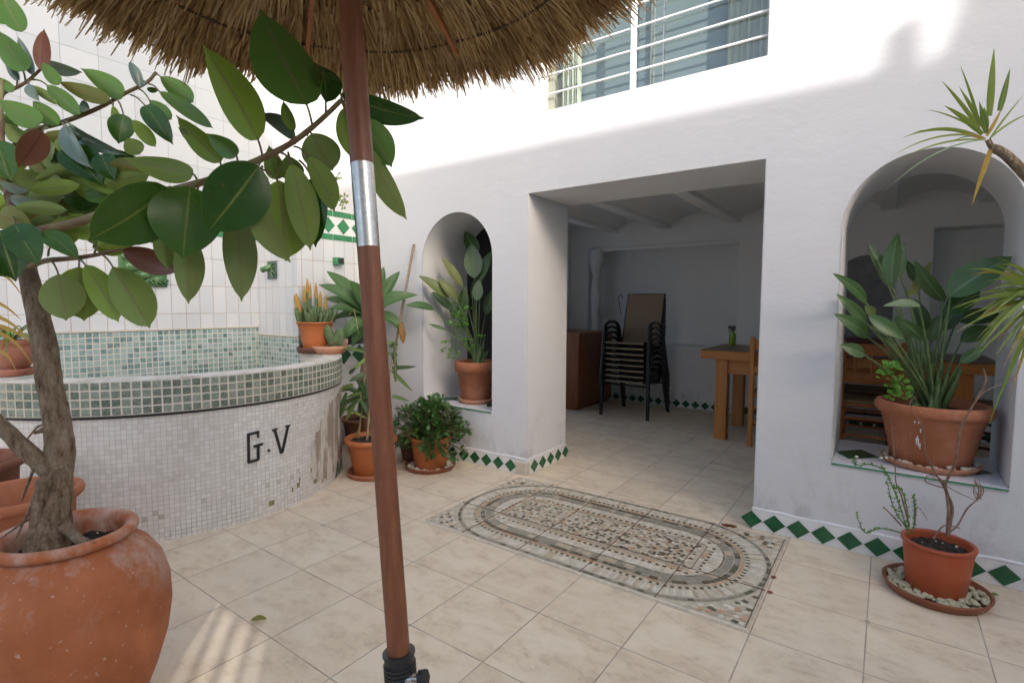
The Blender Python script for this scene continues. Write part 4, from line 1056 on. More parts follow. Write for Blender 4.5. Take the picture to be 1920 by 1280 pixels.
for k in range(9):
    z = .455+k*.0042; pr += [(.0345 if k % 2 else .0322, z)]
for r_, z0_ in pr: b.tube([pole_at(z0_), pole_at(z0_+.0042)], r_, 28)
b.tube([pole_at(.493), pole_at(.507)], .0315, 28); b.tube([pole_at(.507), pole_at(.5125)], .0345, 28); b.build('collar', 'black_plastic', stand)
b = MB(); kp = at(764, 1274, 1.10); ko = at(791, 1270, 1.09); b.tube([kp, ko], .0055, 10); b.tube([kp, kp+(ko-kp)*.45], .011, 10); bolt = b.build('bolt', 'chrome', stand)
b = MB(); d = (ko-kp).normalized(); b.tube([ko-d*.004, ko+d*.010], .0165, 7); b.build('knob', 'black_plastic', stand, .003)
b = MB(); b.lathe([(0, 0), (.24, 0), (.25, .01), (.25, .045), (.235, .06), (.05, .075), (.032, .09)], (pole_at(0).x, pole_at(0).y, 0), 40); b.build('base_plate', 'black_plastic', stand)

# ---- left planters and spider plant ----------------------------------------------
t = thing('planter', 'wide terracotta planter with bare soil directly behind the bulging jar', 'planter', (-2.70, .49, 0))
pot(t, (-2.70, .49, 0), .53, .15, .19, 'terra', .165, .11, kind='roll', lip=.016, liph=.04)
t = thing('planter', 'terracotta planter furthest left, half hidden against the pool wall', 'planter', (-3.10, .40, 0))
pot(t, (-3.10, .40, 0), .60, .15, .19, 'terra_dark', .165, .05, kind='roll', lip=.016, liph=.04)
SP = V((-3.76, .70, .872))
saucer('saucer', 'terracotta saucer on the pool rim at the left edge', SP, .092, .035, 'terra_old')
t = thing('spider_plant', 'spider plant with browning leaves in a round terracotta bowl on pool rim', 'potted plant', SP+V((0, 0, .014)))
b = MB(); c0 = SP+V((0, 0, .014))
b.lathe([(0, 0), (.05, 0), (.056, .006), (.052, .016), (.07, .035), (.092, .07), (.100, .10), (.096, .13), (.088, .145), (.094, .152), (.094, .17), (.084, .172), (.078, .15)], c0, 36, wob=.006); po = b.build('pot', 'terra_old', t)
b = MB(); b.disc(c0+V((0, 0, .155)), .08, 20); b.build('soil', 'soil', po)
b = MB(); c1 = c0+V((0, 0, .16))
for i in range(40):
    a = rnd(0, 6.28); L = rnd(.14, .30); e = c1+V((math.cos(a)*L*.8, math.sin(a)*L*.8, rnd(-.08, .12))); md = c1+V((math.cos(a)*L*.35, math.sin(a)*L*.35, rnd(.08, .16)))
    path = bez(c1, md, e, 6); LK[0] += 1; k = LK[0]; sd = V((-math.sin(a), math.cos(a), 0))*rnd(.004, .008)
    ww = [.5, .8, 1, 1, .8, .5, .1]; mi = ch([0, 0, 1, 2])
    b.grid([[p-sd*w_, p+sd*w_] for p, w_ in zip(path, ww)], mi, uv=[[(k+.1, j/6), (k+.9, j/6)] for j in range(7)])
for (tu, tv, bu, bv) in ((60, 645, -20, 610), (57, 640, -30, 590), (64, 690, -10, 625), (40, 600, -40, 560), (32, 700, 0, 660), (45, 560, -30, 500)):
    pa = bez(at(bu, bv, 2.5), at((bu+tu)/2, min(bv, tv)-2, 2.45), at(tu, tv, 2.4), 6); LK[0] += 1; k = LK[0]; up = UP*.010
    b.grid([[p-up*w_, p+up*w_] for p, w_ in zip(pa, [.6, .9, 1, .9, .7, .5, .1])], 2, uv=[[(k+.1, j/6), (k+.9, j/6)] for j in range(7)])
b.build('foliage', ['strap', 'weed', 'marg_dry'], t)

# ---- pots at the far end of the pool ----------------------------------------------
Z1 = .8705
BC = V((-3.745, 2.50, Z1))
saucer('saucer', 'dark brown saucer under the orange bell pot on pool rim', BC, .15, .045, 'glaze_brown')
t = thing('succulent_pot', 'stubby succulents with orange tips in an orange bell shaped pot', 'potted plant', BC+V((0, 0, .013)))
c0 = BC+V((0, 0, .013)); pot(t, c0, .235, .082, .148, 'plastic_pot', .12, .02, kind='bell')
b = MB()
for i in range(52):
    a, q = rnd(0, 6.28), .12*math.sqrt(rnd(0, 1)); H = rnd(.07, .15)*(1.15-q*2); p = c0+V((q*math.cos(a), q*math.sin(a), .215)); le = V((math.cos(a)*q*.35+rnd(-.02, .02), math.sin(a)*q*.35+rnd(-.02, .02), H))
    r_ = rnd(.014, .021); b.tube([p, p+le*.3, p+le*.7, p+le*.93, p+le], [r_*.8, r_, r_*.95, r_*.6, r_*.15], 6, 0, jit=.12)
for (tu, tv, bu, bv) in ((576, 522, 577, 560), (582, 530, 580, 575), (592, 530, 594, 570), (555, 549, 562, 590), (570, 535, 574, 580), (612, 552, 606, 590), (560, 556, 566, 595), (552, 552, 560, 580), (600, 545, 600, 585)):
    a, e = at(bu, bv+20, depth(c0)), at(tu, tv, depth(c0)); m_ = 1
    b.tube([a, a+(e-a)*.3, a+(e-a)*.55], [.011, .014, .014], 6, 0); b.tube([a+(e-a)*.5, a+(e-a)*.8, e], [.015, .012, .003], 6, 1, jit=.2)
b.build('stems', ['cactus', 'cactus_tip'], t)
DC = V((-3.575, 2.52, Z1))
t = thing('cactus_dish', 'shallow chipped terracotta dish with two prickly pear pads', 'potted plant', DC)
b = MB(); b.lathe([(0, 0), (.095, 0), (.105, .008), (.128, .032), (.136, .046), (.136, .062), (.124, .064), (.118, .05), (0, .046)], DC, 32, wob=.012); po = b.build('pot', 'terra_pale', t)
b = MB()
for k in range(30):
    a, q = rnd(0, 6.28), .1*math.sqrt(rnd(0, 1)); b.ball(DC+V((q*math.cos(a), q*math.sin(a), .052)), rnd(.008, .018), 6, 0, (1, 1, .5))
b.build('soil', 'soil', po)
b = MB()
Dd = depth(DC)
for (u, v, ru, rv, rz, mi) in ((617, 627, 9, 20, -.25, 0), (637, 634, 10, 20, .1, 0), (629, 640, 8, 16, .35, 0), (646, 645, 6, 12, .4, 1)):
    b.ball(at(u, v, Dd), 1, 12, mi, (ru*Dd/F, ru*.45*Dd/F, rv*Dd/F), Matrix.Rotation(YAW, 3, 'Z') @ Matrix.Rotation(rz, 3, 'Y'))
b.tube([at(611, 648, Dd), at(628, 640, Dd-.02), at(640, 646, Dd-.02)], .003, 5, 1); b.tube([at(622, 600, Dd), at(628, 620, Dd), at(626, 640, Dd)], .003, 5, 1)
b.build('pads', ['cactus', 'dry'], t)

# agave on its trunk, in a dark pot behind
AC = V((-3.62, 2.86, 0))
ag = thing('agave', 'agave rosette of broad blue-green leaves on a bare trunk behind the brown pole', 'potted plant', AC)
pot(ag, AC, .30, .12, .17, 'terra_dark', .15, .03)
AR = at(697, 592, depth(V((-3.55, 2.80, 1.2))))
b = MB(); b.tube(smoothpath([AC+V((0, 0, .26)), AC+V((.03, -.02, .6)), (AC+AR)/2+V((.02, 0, .35)), AR+V((0, 0, .01))], 6), [.034, .038], 10, jit=.08); b.build('trunk', 'bark', ag)
b = MB(); DA = depth(AR)
def aleaf(tu, tv, w, dD=0.0, m=0, curl=.0, tc=0.0, tilt=0.0):
    e = at(tu, tv, DA+dD); a = AR+(e-AR)*.04; n = ((CAM-AR).normalized()+V((0, 0, .9))).normalized()
    leaf(b, a, e, w*.72*DA/F, n, m, None, 'agave', .55, curl, R(tilt), 12, tc)
for q in ((612, 508, 40, .05, 0, .06), (598, 530, 40, -.12, 0, .10, .06), (690, 492, 40, .12, 0), (655, 525, 42, -.16, 0, .02), (750, 508, 36, .08, 0, .05), (780, 548, 40, -.02, 0, .14, .10), (745, 545, 34, .15, 0),
          (618, 578, 38, -.14, 0, .12), (640, 638, 38, -.16, 0, .14, .05), (660, 650, 30, -.1, 0, .1), (762, 620, 34, -.08, 0, .20, .16), (606, 560, 34, .12, 0, .08), (720, 500, 34, .16, 0), (625, 600, 30, .05, 0, .12), (735, 600, 32, .1, 0, .1)): aleaf(*q)
leaf(b, at(752, 605, DA-.08), at(756, 645, DA-.08), 12*DA/F, (CAM-AR).normalized(), 1, None, 'agave', .8, .05)
leaf(b, at(590, 640, DA-.1), at(578, 600, DA-.1), 18*DA/F, (CAM-AR).normalized(), 1, None, 'agave', .5, .05)
b.tube([at(655, 590, DA-.15), at(664, 580, DA-.17), at(668, 600, DA-.17), at(672, 625, DA-.15)], .003, 5, 2)
b.build('rosette', ['agave', 'agave_dry', 'cane'], ag)
# knobbly dark pot between
t = thing('clay_ball_pot', 'small round dark clay pot behind the orange cane plant pot', 'pot', (-3.42, 2.80, 0))
b = MB(); b.lathe([(0, 0), (.06, 0), (.09, .06), (.11, .2), (.085, .34), (.05, .42), (.075, .47), (.085, .53), (.06, .58), (.03, .60), (.0, .605)], (-3.42, 2.80, 0), 28); b.build('body', 'terra_dark', t)

# cane plant
OC = V((-3.06, 2.49, 0))
saucer('saucer', 'terracotta saucer under the cane plant pot beside the pool wall', OC, .178, .04, 'terra')
t = thing('cane_plant', 'leggy yellowing cane plant in a smooth orange pot beside the pool', 'potted plant', OC+V((0, 0, .013)))
pot(t, OC+V((0, 0, .013)), .275, .128, .178, 'plastic_pot', .155, .03, kind='roll', lip=.014, liph=.04)
DO = depth(OC)
b = MB(); G_ = []
def cane(pts, r, m=0): b.tube(smoothpath([at(u, v, D) for u, v, D in pts], 4), r, 8, m, jit=.06)
cane(((688, 825, DO), (693, 770, DO), (697, 710, DO), (696, 655, DO)), .0085)
cane(((697, 828, DO+.04), (706, 770, DO), (700, 735, DO)), .009)
cane(((672, 822, DO+.05), (676, 790, DO+.05), (682, 740, DO+.08), (684, 700, DO+.1)), .006)
cane(((668, 820, DO+.02), (678, 775, DO+.02), (676, 735, DO+.04)), .005, 1)
cane(((712, 825, DO-.02), (716, 800, DO-.02), (714, 760, DO-.03)), .007, 1)
b.build('canes', ['cane', 'twig_brown'], t)
b = MB()
def sleaf(bu, bv, tu, tv, w, D, m=0, tc=0.0, curl=.03, mid=None):
    n = ((CAM-at(bu, bv, D)).normalized()+V((0, 0, .5))).normalized()
    leaf(b, at(bu, bv, D), at(tu, tv, D+rnd(-.05, .05)), w*D/F, n, m, None, 'strap', .15, curl, rnd(-.5, .5), 8, tc)
for q in ((697, 655, 640, 655, 8), (697, 650, 720, 640, 8), (690, 670, 655, 700, 9), (685, 660, 640, 648, 6), (684, 700, 654, 715, 12), (678, 735, 650, 745, 9), (676, 740, 645, 760, 10), (670, 745, 648, 790, 10), (662, 720, 640, 735, 9), (650, 735, 634, 790, 9), (648, 755, 640, 780, 8),
          (676, 745, 700, 720, 8), (678, 748, 652, 765, 8), (676, 750, 690, 780, 8), (735, 690, 782, 687, 8), (735, 695, 775, 735, 8), (735, 742, 768, 752, 8), (730, 650, 748, 645, 10), (735, 660, 745, 690, 8), (660, 770, 690, 785, 6), (655, 700, 668, 690, 10), (640, 730, 655, 720, 9), (700, 655, 735, 665, 9), (700, 650, 742, 640, 10)): sleaf(*q, DO+rnd(-.02, .06), ch([0, 0, 0, 1]))
for i in range(24):
    a = rnd(0, 6.28); sleaf(678+rnd(-6, 10), 740+rnd(-15, 10), 678+45*math.cos(a), 745+38*math.sin(a), rnd(5, 9), DO+.05, 1)
b.tube(smoothpath([at(740, 640, DO), at(741, 675, DO), at(742, 715, DO)], 8), [.012+.006*math.sin(k*2.4) for k in range(17)], 6, 2)
b.build('foliage', ['strap', 'strap_dark', 'strel_yel'], t)

# jade plant
JC2 = V((-2.83, 2.87, 0))
saucer('saucer', 'brown saucer of white pebbles under the jade plant', JC2, .195, .036, 'plastic_saucer')
pebbles('white pebbles around the jade plant pot in its saucer', JC2, .125, .178, .020, 190, 'pebble')
t = thing('jade_plant', 'dense bushy jade plant spilling over its orange pot by the skirting', 'potted plant', JC2+V((0, 0, .012)))
pot(t, JC2+V((0, 0, .012)), .24, .118, .152, 'plastic_pot', .135, .02)
b = MB(); bs = MB(); top = JC2+V((0, 0, .26)); tips = []
for i in range(230):
    a = rnd(0, 6.28); el = rnd(-.45, 1.5); L = rnd(.10, .285)
    d = V((math.cos(a)*math.cos(el), math.sin(a)*math.cos(el), math.sin(el))); L2 = L*(1+.15*math.cos(el))
    e = top+V((d.x*L2*1.08, d.y*L2*.85, d.z*L*1.05)); bs.tube(bez(top+V((d.x*.03, d.y*.03, -.02)), top+d*L*.5+V((0, 0, .03)), e, 4), [.006, .003], 5); tips.append((e, d))
for u, v in ((805, 855), (800, 840), (812, 845), (795, 825), (808, 830), (803, 848), (866, 798), (872, 806), (858, 800), (850, 790)):
    e = at(u, v, depth(JC2)-.16 if u < 820 else depth(JC2)-.05); bs.tube([top, (top+e)/2+V((0, 0, .06)), e], [.005, .003], 5); tips.append((e, V((0, -.3, -.6)).normalized()))
for e, d in tips:
    for k in range(9):
        o_ = V((rnd(-1, 1), rnd(-1, 1), rnd(-1, 1))); p = e+o_*.018-d*rnd(0, .04); dd = (d*.5+o_.normalized()*.9+V((0, 0, .25))).normalized(); L = rnd(.034, .052)
        leaf(b, p, p+dd*L, L*.66, (V((0, 0, 1))+o_*.6).normalized(), 0, None, 'spoon', .15, .06, seg=4)
b.build('foliage', 'jade', t); bs.build('stems', 'twig_green', t)
t = thing('small_pot', 'small dark clay pot in shadow behind the jade plant', 'pot', (-3.13, 2.95, 0))
b = MB(); b.lathe(pot_prof(.20, .07, .1, soil=.03), (-3.13, 2.95, 0), 28); b.disc((-3.13, 2.95, .165), .085, 20); b.build('body', 'terra_dark', t)

# stick against the wall
a, e = V((-3.285, YF-.006, 1.75)), atY(742, 640, 2.93)
b = MB(); low = e+(e-a)*.9; b.tube([a+V((0, 0, .02)), (a+low)/2+V((.006, 0, 0)), low], [.011, .009], 8, jit=.06); o = b.build('bamboo_stick', 'bamboo'); tag(o, 'thin dry bamboo stick leaning on the wall beside the small arch', 'stick')

# ---- paddle plants in the arches -----------------------------------------------------
def paddle(b, bs, cpt, q, m=0, side=1, thick=.008, D0=None):
    bu, bv, tu, tv, w, D, dD, tilt = q
    a, e = at(bu, bv, D), at(tu, tv, D+dD); n = ((CAM-(a+e)/2).normalized()+V((0, 0, .2))).normalized()
    leaf(b, a, e, w*D/F*1.05, n, m, None, 'paddle', .22, rnd(.02, .09), R(tilt), 12, rnd(0, .06))
    c = cpt+V((rnd(-.03, .03), rnd(-.03, .03), 0))
    md = c*.5+a*.5+V(((c-a).x*.12, (c-a).y*.12, .03))
    bs.tube(bez(c, md, a+(e-a)*.05, 8), [thick*1.5, thick*.8, thick*.7, thick*.6, thick*.55, thick*.5, thick*.45, thick*.4, thick*.35], 7)
SC = V((-2.815, 3.40, .439))
saucer('saucer', 'old terracotta saucer on the small arch sill', SC, .152, .036, 'terra_pale')
pebbles('pebbles in the saucer on the small arch sill', SC, .118, .138, .024, 70, 'pebble')
t = thing('paddle_plant', 'paddle leaved plant in a banded terracotta pot inside the small arch', 'potted plant', SC+V((0, 0, .014)))
pot(t, SC+V((0, 0, .014)), .335, .122, .165, 'terra', .15, .03, lip=.012, liph=.085)
b, bs = MB(), MB(); cp = SC+V((.02, 0, .32)); DS = depth(SC)
for q, m_ in (((893, 480, 872, 434, 26, DS+.1, .05, 10), 0), ((889, 522, 884, 457, 33, DS-.05, .02, 5), 1), ((900, 528, 922, 468, 20, DS-.02, 0, -25), 0), ((867, 538, 828, 482, 17, DS-.05, 0, 15), 2), ((842, 558, 785, 516, 20, DS-.1, -.05, 20), 2), ((858, 562, 821, 521, 18, DS-.1, -.05, 10), 2), ((848, 580, 810, 546, 17, DS+.02, 0, 10), 0), ((815, 580, 759, 572, 18, DS-.15, -.1, 30), 0), ((894, 564, 898, 524, 19, DS-.1, 0, 0), 1), ((862, 592, 872, 536, 22, DS+.06, 0, 20), 0), ((838, 620, 804, 607, 7, DS-.1, 0, 0), 0), ((910, 590, 926, 540, 18, DS+.05, 0, 0), 0), ((852, 600, 848, 562, 14, DS+.05, 0, 0), 0), ((872, 620, 862, 575, 18, DS, 0, 30), 0), ((885, 560, 905, 500, 16, DS+.1, 0, 0), 0)): paddle(b, bs, cp, q, m_)
for i in range(16):
    x = rnd(-.06, .08); bs.tube([cp+V((x*.5, rnd(-.05, .05), -.02)), cp+V((x, rnd(-.05, .05), rnd(.1, .25)))], [.011, .006], 6)
def weeds(spots, D, n=7, s=.022):
    for u, v in spots:
        c = at(u, v, D)
        for k in range(n):
            o_ = V((rnd(-1, 1), rnd(-1, 1), rnd(-.6, .8))); p = c+o_*s; L = rnd(.02, .034); leaf(b, p, p+(o_+V((0, 0, .2))).normalized()*L, L*.9, (V((0, -.5, 1))+o_*.5).normalized(), 3, None, 'oval', .1, .05, seg=4)
weeds(((855, 590), (862, 595), (877, 582), (848, 608), (860, 615), (872, 612), (832, 645), (840, 642), (853, 660), (868, 640), (880, 650), (835, 655), (850, 668), (876, 635), (905, 632)), DS-.14)
for u in (848, 856, 862): b.tube([at(u, 668, DS-.12), at(u-2, 640, DS-.13), at(u+4, 600, DS-.14)], .002, 5, 3)
b.build('foliage', ['strel', 'strel_grey', 'strel_yel', 'weed'], t); bs.build('stalks', 'petiole', t)

BG = V((.205, 3.40, .4485))
saucer('saucer', 'wide terracotta saucer on the tiled sill of the large arch', BG, .205, .032, 'terra_pale')
pebbles('white pebbles on the large arch sill saucer', BG, .178, .188, .030, 46, 'pebble', (.010, .018))
t = thing('paddle_plant', 'large paddle leaved plant in a wide rolled-rim terracotta pot, right arch', 'potted plant', BG+V((0, 0, .014)))
c0 = BG+V((0, 0, .014)); po = pot(t, c0, .315, .162, .224, 'terra', .205, .05, kind='roll', lip=.020, liph=.06)
for (u, v, l) in ((1668, 775, 12), (1672, 790, 8), (1676, 800, 6), (1680, 835, 14), (1692, 835, 18), (1700, 845, 12), (1706, 815, 8), (1664, 770, 9), (1698, 800, 5), (1688, 830, 10)):
    cpx = at(u, v, 2.42); dd = V((cpx.x-c0.x, cpx.y-c0.y, 0)).normalized(); zz = cpx.z-c0.z
    rr = .162+(.212-.162)*max(0, min(1, zz/.237))+.004
    p = V((c0.x+dd.x*rr, c0.y+dd.y*rr, cpx.z)); s_ = V((-dd.y, dd.x, 0))*.003; h_ = l*2.45/F
    r2 = .162+(.212-.162)*max(0, min(1, (zz-h_)/.237))+.004; p2 = V((c0.x+dd.x*r2, c0.y+dd.y*r2, cpx.z-h_))
    d_ = MB(); d_.face([p-s_, p+s_, p2+s_*.6, p2-s_*.6]); d_.build('paint_drip', 'plaster_clean', po)
b, bs = MB(), MB(); cp = c0+V((-.01, 0, .26)); DB = depth(BG)
for q, m_ in (((1668, 540, 1628, 456, 22, DB+.08, .05, 25), 0), ((1671, 540, 1684, 436, 30, DB+.02, .03, -20), 0), ((1688, 522, 1697, 455, 12, DB+.03, 0, 0), 1), ((1720, 530, 1699, 487, 16, DB+.15, 0, 0), 0), ((1772, 566, 1715, 488, 28, DB-.05, 0, -30), 0), ((1700, 556, 1747, 489, 22, DB, 0, 40), 2), ((1777, 556, 1897, 478, 56, DB-.12, -.12, -15), 0), ((1772, 592, 1838, 538, 36, DB-.05, 0, 0), 0), ((1625, 568, 1562, 512, 22, DB-.1, -.1, 20), 0), ((1625, 606, 1569, 551, 20, DB-.04, 0, 10), 0), ((1628, 632, 1563, 588, 28, DB-.14, -.05, 15), 0), ((1628, 592, 1698, 638, 24, DB-.22, -.05, -10), 0), ((1726, 572, 1657, 572, 17, DB-.15, 0, 20), 1), ((1622, 666, 1575, 646, 24, DB-.16, 0, 10), 0), ((1800, 680, 1850, 649, 20, DB-.18, -.05, 0), 0), ((1800, 640, 1862, 612, 30, DB, 0, 0), 0), ((1790, 600, 1880, 590, 30, DB+.1, 0, 0), 0), ((1700, 640, 1680, 590, 26, DB+.05, 0, 0), 0), ((1735, 620, 1715, 560, 26, DB+.08, 0, 0), 0), ((1632, 612, 1690, 622, 24, DB-.2, 0, 0), 2), ((1640, 590, 1622, 572, 16, DB-.18, 0, 0), 2), ((1690, 600, 1735, 640, 22, DB-.05, 0, 0), 0), ((1745, 640, 1760, 590, 24, DB+.1, 0, 0), 0), ((1770, 620, 1800, 560, 30, DB+.12, 0, 0), 0)): paddle(b, bs, cp, q, m_, thick=.011)
for i in range(18):
    x = rnd(-.09, .09); bs.tube([cp+V((x*.5, rnd(-.06, .06), -.03)), cp+V((x*.8, rnd(-.06, .06), rnd(.06, .12))), cp+V((x*1.3, rnd(-.07, .07), rnd(.15, .32)))], [.017, .012, .006], 7)
weeds(((1662, 692), (1672, 690), (1685, 690), (1660, 705), (1678, 712), (1690, 722), (1672, 728), (1695, 735), (1682, 745), (1690, 740)), DB-.2, 8, .02); b.build('foliage', ['strel', 'strel_grey', 'strel_yel', 'weed'], t); bs.build('stalks', 'petiole', t)

# ---- scraggly pot on the floor at right -------------------------------------------------
RC = V((.222, 2.90, 0))
saucer('saucer', 'broad brown saucer full of cream pebbles below the large arch', RC, .195, .040, 'plastic_saucer')
pebbles('cream pebbles around the red pot below the large arch', RC, .105, .175, .024, 230, 'pebble_y', (.009, .016))
t = thing('scraggly_plant', 'straggling half dry plant in a red plastic pot on the patio floor', 'potted plant', RC+V((0, 0, .012)))
po = pot(t, RC+V((0, 0, .012)), .225, .105, .128, 'plastic_red', .115, .035, lip=.006, liph=.018)
DR = depth(RC)
b = MB()
def dry(pts, r): b.tube(smoothpath([at(u, v, DR+d) for u, v, d in pts], 4), r, 6, 0, jit=.12)
dry(((1775, 1005, 0), (1778, 960, -.02), (1772, 915, -.03), (1760, 895, -.03), (1720, 880, -.04), (1690, 868, -.05)), [.006, .002])
dry(((1778, 1000, 0), (1785, 950, 0), (1772, 910, -.05), (1790, 870, -.1), (1802, 800, -.15), (1830, 750, -.2), (1848, 715, -.22), (1843, 690, -.22)), [.007, .003])
dry(((1830, 750, -.2), (1850, 732, -.2), (1880, 718, -.18), (1905, 706, -.16)), [.003, .0015])
dry(((1772, 915, -.03), (1750, 880, -.05), (1735, 845, -.1), (1730, 800, -.14), (1712, 770, -.14)), [.004, .0015])
dry(((1712, 770, -.14), (1706, 755, -.13), (1716, 744, -.12)), [.002, .001])
dry(((1775, 1000, 0), (1795, 985, 0), (1812, 955, 0), (1830, 938, -.02), (1843, 925, -.03), (1842, 912, -.03), (1830, 905, -.03)), [.004, .0015])
dry(((1772, 915, -.03), (1740, 905, -.04), (1735, 898, -.04), (1745, 892, -.05), (1790, 920, -.05), (1835, 940, -.04)), [.003, .0015])
dry(((1750, 1010, .02), (1770, 985, .02), (1800, 990, .02)), [.004, .002])
for i in range(9): dry(((1835+rnd(-6, 6), 935, -.03), (1835+rnd(-14, 10), 918+rnd(-8, 8), -.03), (1830+rnd(-10, 14), 900+rnd(-6, 10), -.03)), [.002, .001])
dry(((1705, 985, .0), (1690, 930, -.02), (1680, 905, -.03), (1678, 870, -.05), (1672, 800, -.1), (1668, 780, -.12)), [.0035, .0012])
dry(((1690, 985, .0), (1672, 965, 0), (1656, 950, 0)), [.0035, .003])
dry(((1715, 985, 0), (1720, 950, 0), (1740, 975, 0)), [.003, .001])
b.build('dry_branches', 'dry', t)
b = MB()
def sprig(pts, n, m=0, s=.012):
    path = smoothpath([at(u, v, DR+d) for u, v, d in pts], 6); b.tube(path, [.003, .0012], 5, 1)
    for p in path[2:]:
        for k in range(n):
            o_ = V((rnd(-1, 1), rnd(-1, 1), rnd(-.4, 1))).normalized(); L = rnd(.6, 1.3)*s; leaf(b, p, p+o_*L, L*.6, (V((0, -.3, 1))+o_*.3).normalized(), 0, None, 'oval', .1, .05, seg=4)
sprig(((1702, 1000, 0), (1688, 950, -.02), (1668, 900, -.05), (1655, 875, -.06)), 5)
sprig(((1655, 878, -.06), (1630, 870, -.08), (1605, 872, -.1), (1600, 860, -.1)), 3)
sprig(((1705, 1000, 0), (1700, 950, -.01), (1690, 920, -.02), (1676, 912, -.03)), 4)
sprig(((1690, 998, 0), (1650, 990, -.04), (1622, 998, -.06), (1605, 962, -.08)), 4)
sprig(((1712, 1000, 0), (1715, 960, 0), (1712, 930, -.01)), 4)
sprig(((1700, 990, 0), (1675, 950, -.02), (1664, 905, -.03)), 4)
for u, v in ((1606, 856), (1598, 862), (1652, 858), (1662, 858), (1612, 866)): b.ball(at(u, v, DR-.09), .007, 8, 2, (1, 1, .7))
b.build('sprigs', ['weed', 'petiole', 'flower'], t)
for (u, v, lab) in ((1864, 1116, 'tiny shrivelled green leaf beside the cream pebble saucer'), (485, 1162, 'yellow-green leaf fallen on the patio tiles in the open')):
    b = MB(); p = atZ(u, v, .006); L = .035 if u > 1000 else .05
    leaf(b, p-V((L/2, L*.4, 0)), p+V((L/2, L*.4, .004)), L*.5, (.2, -.2, 1), 0, None, 'oval', .3, .12, seg=8); o = b.build('fallen_leaf', 'rub_yellow' if u < 1000 else 'strap'); tag(o, lab, 'leaf')

# ---- dragon tree entering from the right ------------------------------------------------
DTR = V((1.02, 2.42, 0))
t = thing('dragon_tree', 'dragon tree with narrow spiky leaf rosettes leaning in from the right edge', 'potted plant', DTR)
pot(t, DTR, .34, .14, .19, 'terra', .17, .03)
b = MB()
b.tube(smoothpath([DTR+V((0, 0, .3)), DTR+V((-.02, .0, 1.0)), at(2010, 480, 1.85), at(1960, 370, 1.84), at(1920, 325, 1.83), at(1885, 290, 1.82), at(1862, 278, 1.82)], 5), [.024, .0145], 10, jit=.08)
b.tube(smoothpath([DTR+V((-.02, .0, 1.0)), at(2030, 640, 1.85), at(1990, 580, 1.84), at(1965, 550, 1.83)], 4), [.016, .012], 9, jit=.08)
b.tube([at(1862, 278, 1.82), at(1856, 270, 1.82), at(1852, 262, 1.82)], [.010, .008], 8)
b.build('trunk', 'bark', t)
b = MB()
def dleaf(bu, bv, tu, tv, w, m=0, sag=0, D=1.82, dD=0.0):
    w *= .74
    a, e = at(bu, bv, D), at(tu, tv, D+dD); md = (a+e)/2+UP*(sag*D/F); path = bez(a, md, e, 9)
    LK[0] += 1; k = LK[0]; ax = (e-a).normalized(); nn = (CAM-a).normalized(); sd = ax.cross(nn).normalized()*(w*D/F/2); ff = [.7, .85, 1, 1, .95, .85, .7, .5, .28, .03]
    b.grid([[p-sd*f_, p-nn*(-.2*w*D/F*f_*.5), p+sd*f_] for p, f_ in zip(path, ff)], m, uv=[[(k+.06, j/9), (k+.5, j/9), (k+.94, j/9)] for j in range(10)])
for q in ((1855, 218, 1864, 90, 15, 0, 2), (1874, 208, 1894, 128, 13, 0, -2), (1838, 235, 1800, 122, 6, 0, 10), (1836, 240, 1766, 152, 9, 0, 6), (1838, 232, 1798, 162, 8, 0, 2), (1842, 252, 1770, 198, 13, 0, 8), (1835, 245, 1735, 205, 4, 0, 12), (1840, 258, 1690, 260, 9, 0, 34), (1838, 256, 1668, 296, 5, 0, 36), (1845, 258, 1710, 248, 4, 0, 20), (1846, 262, 1655, 362, 4, 2, 44), (1843, 262, 1682, 302, 5, 0, 26), (1848, 262, 1792, 252, 8, 1, 8), (1850, 255, 1880, 200, 8, 1, -4), (1855, 262, 1920, 178, 5, 0, 6), (1858, 258, 1945, 210, 5, 0, 16), (1862, 270, 1822, 386, 11, 1, 6), (1850, 250, 1836, 190, 12, 0, 2), (1848, 250, 1812, 180, 6, 0, 5), (1846, 258, 1780, 268, 4, 2, 14), (1850, 240, 1845, 200, 12, 0, 0)): dleaf(*q)
for q in ((1785, 578, 10, 0), (1788, 626, 7, 0), (1800, 600, 8, 0), (1828, 640, 6, 0), (1846, 560, 7, 0), (1856, 662, 5, 1), (1880, 690, 6, 1), (1852, 800, 9, 0), (1868, 482, 5, 0), (1894, 520, 5, 0), (1900, 725, 6, 0), (1850, 612, 7, 0), (1862, 640, 7, 0), (1816, 560, 6, 0), (1835, 585, 8, 0), (1870, 570, 9, 0), (1880, 610, 8, 0), (1840, 530, 5, 0), (1890, 660, 6, 0), (1812, 618, 5, 0), (1860, 590, 9, 0), (1872, 545, 7, 0), (1888, 762, 5, 1), (1848, 625, 6, 0)): dleaf(1962+rnd(-8, 8), 548+rnd(-14, 20), q[0], q[1], q[2], q[3], 26+rnd(0, 14), 1.83, rnd(-.08, .03))
for i in range(26):
    a = rnd(1.6, 4.4); L = rnd(90, 190); dleaf(1962+rnd(-8, 8), 548+rnd(-12, 20), 1962+L*math.cos(a), 560+L*.8*math.sin(a)*-1+30, rnd(5, 9), ch([0, 0, 0, 1]), rnd(18, 44), 1.83, rnd(-.12, .06))
b.build('foliage', ['marg', 'marg_dry', 'strel_grey'], t)

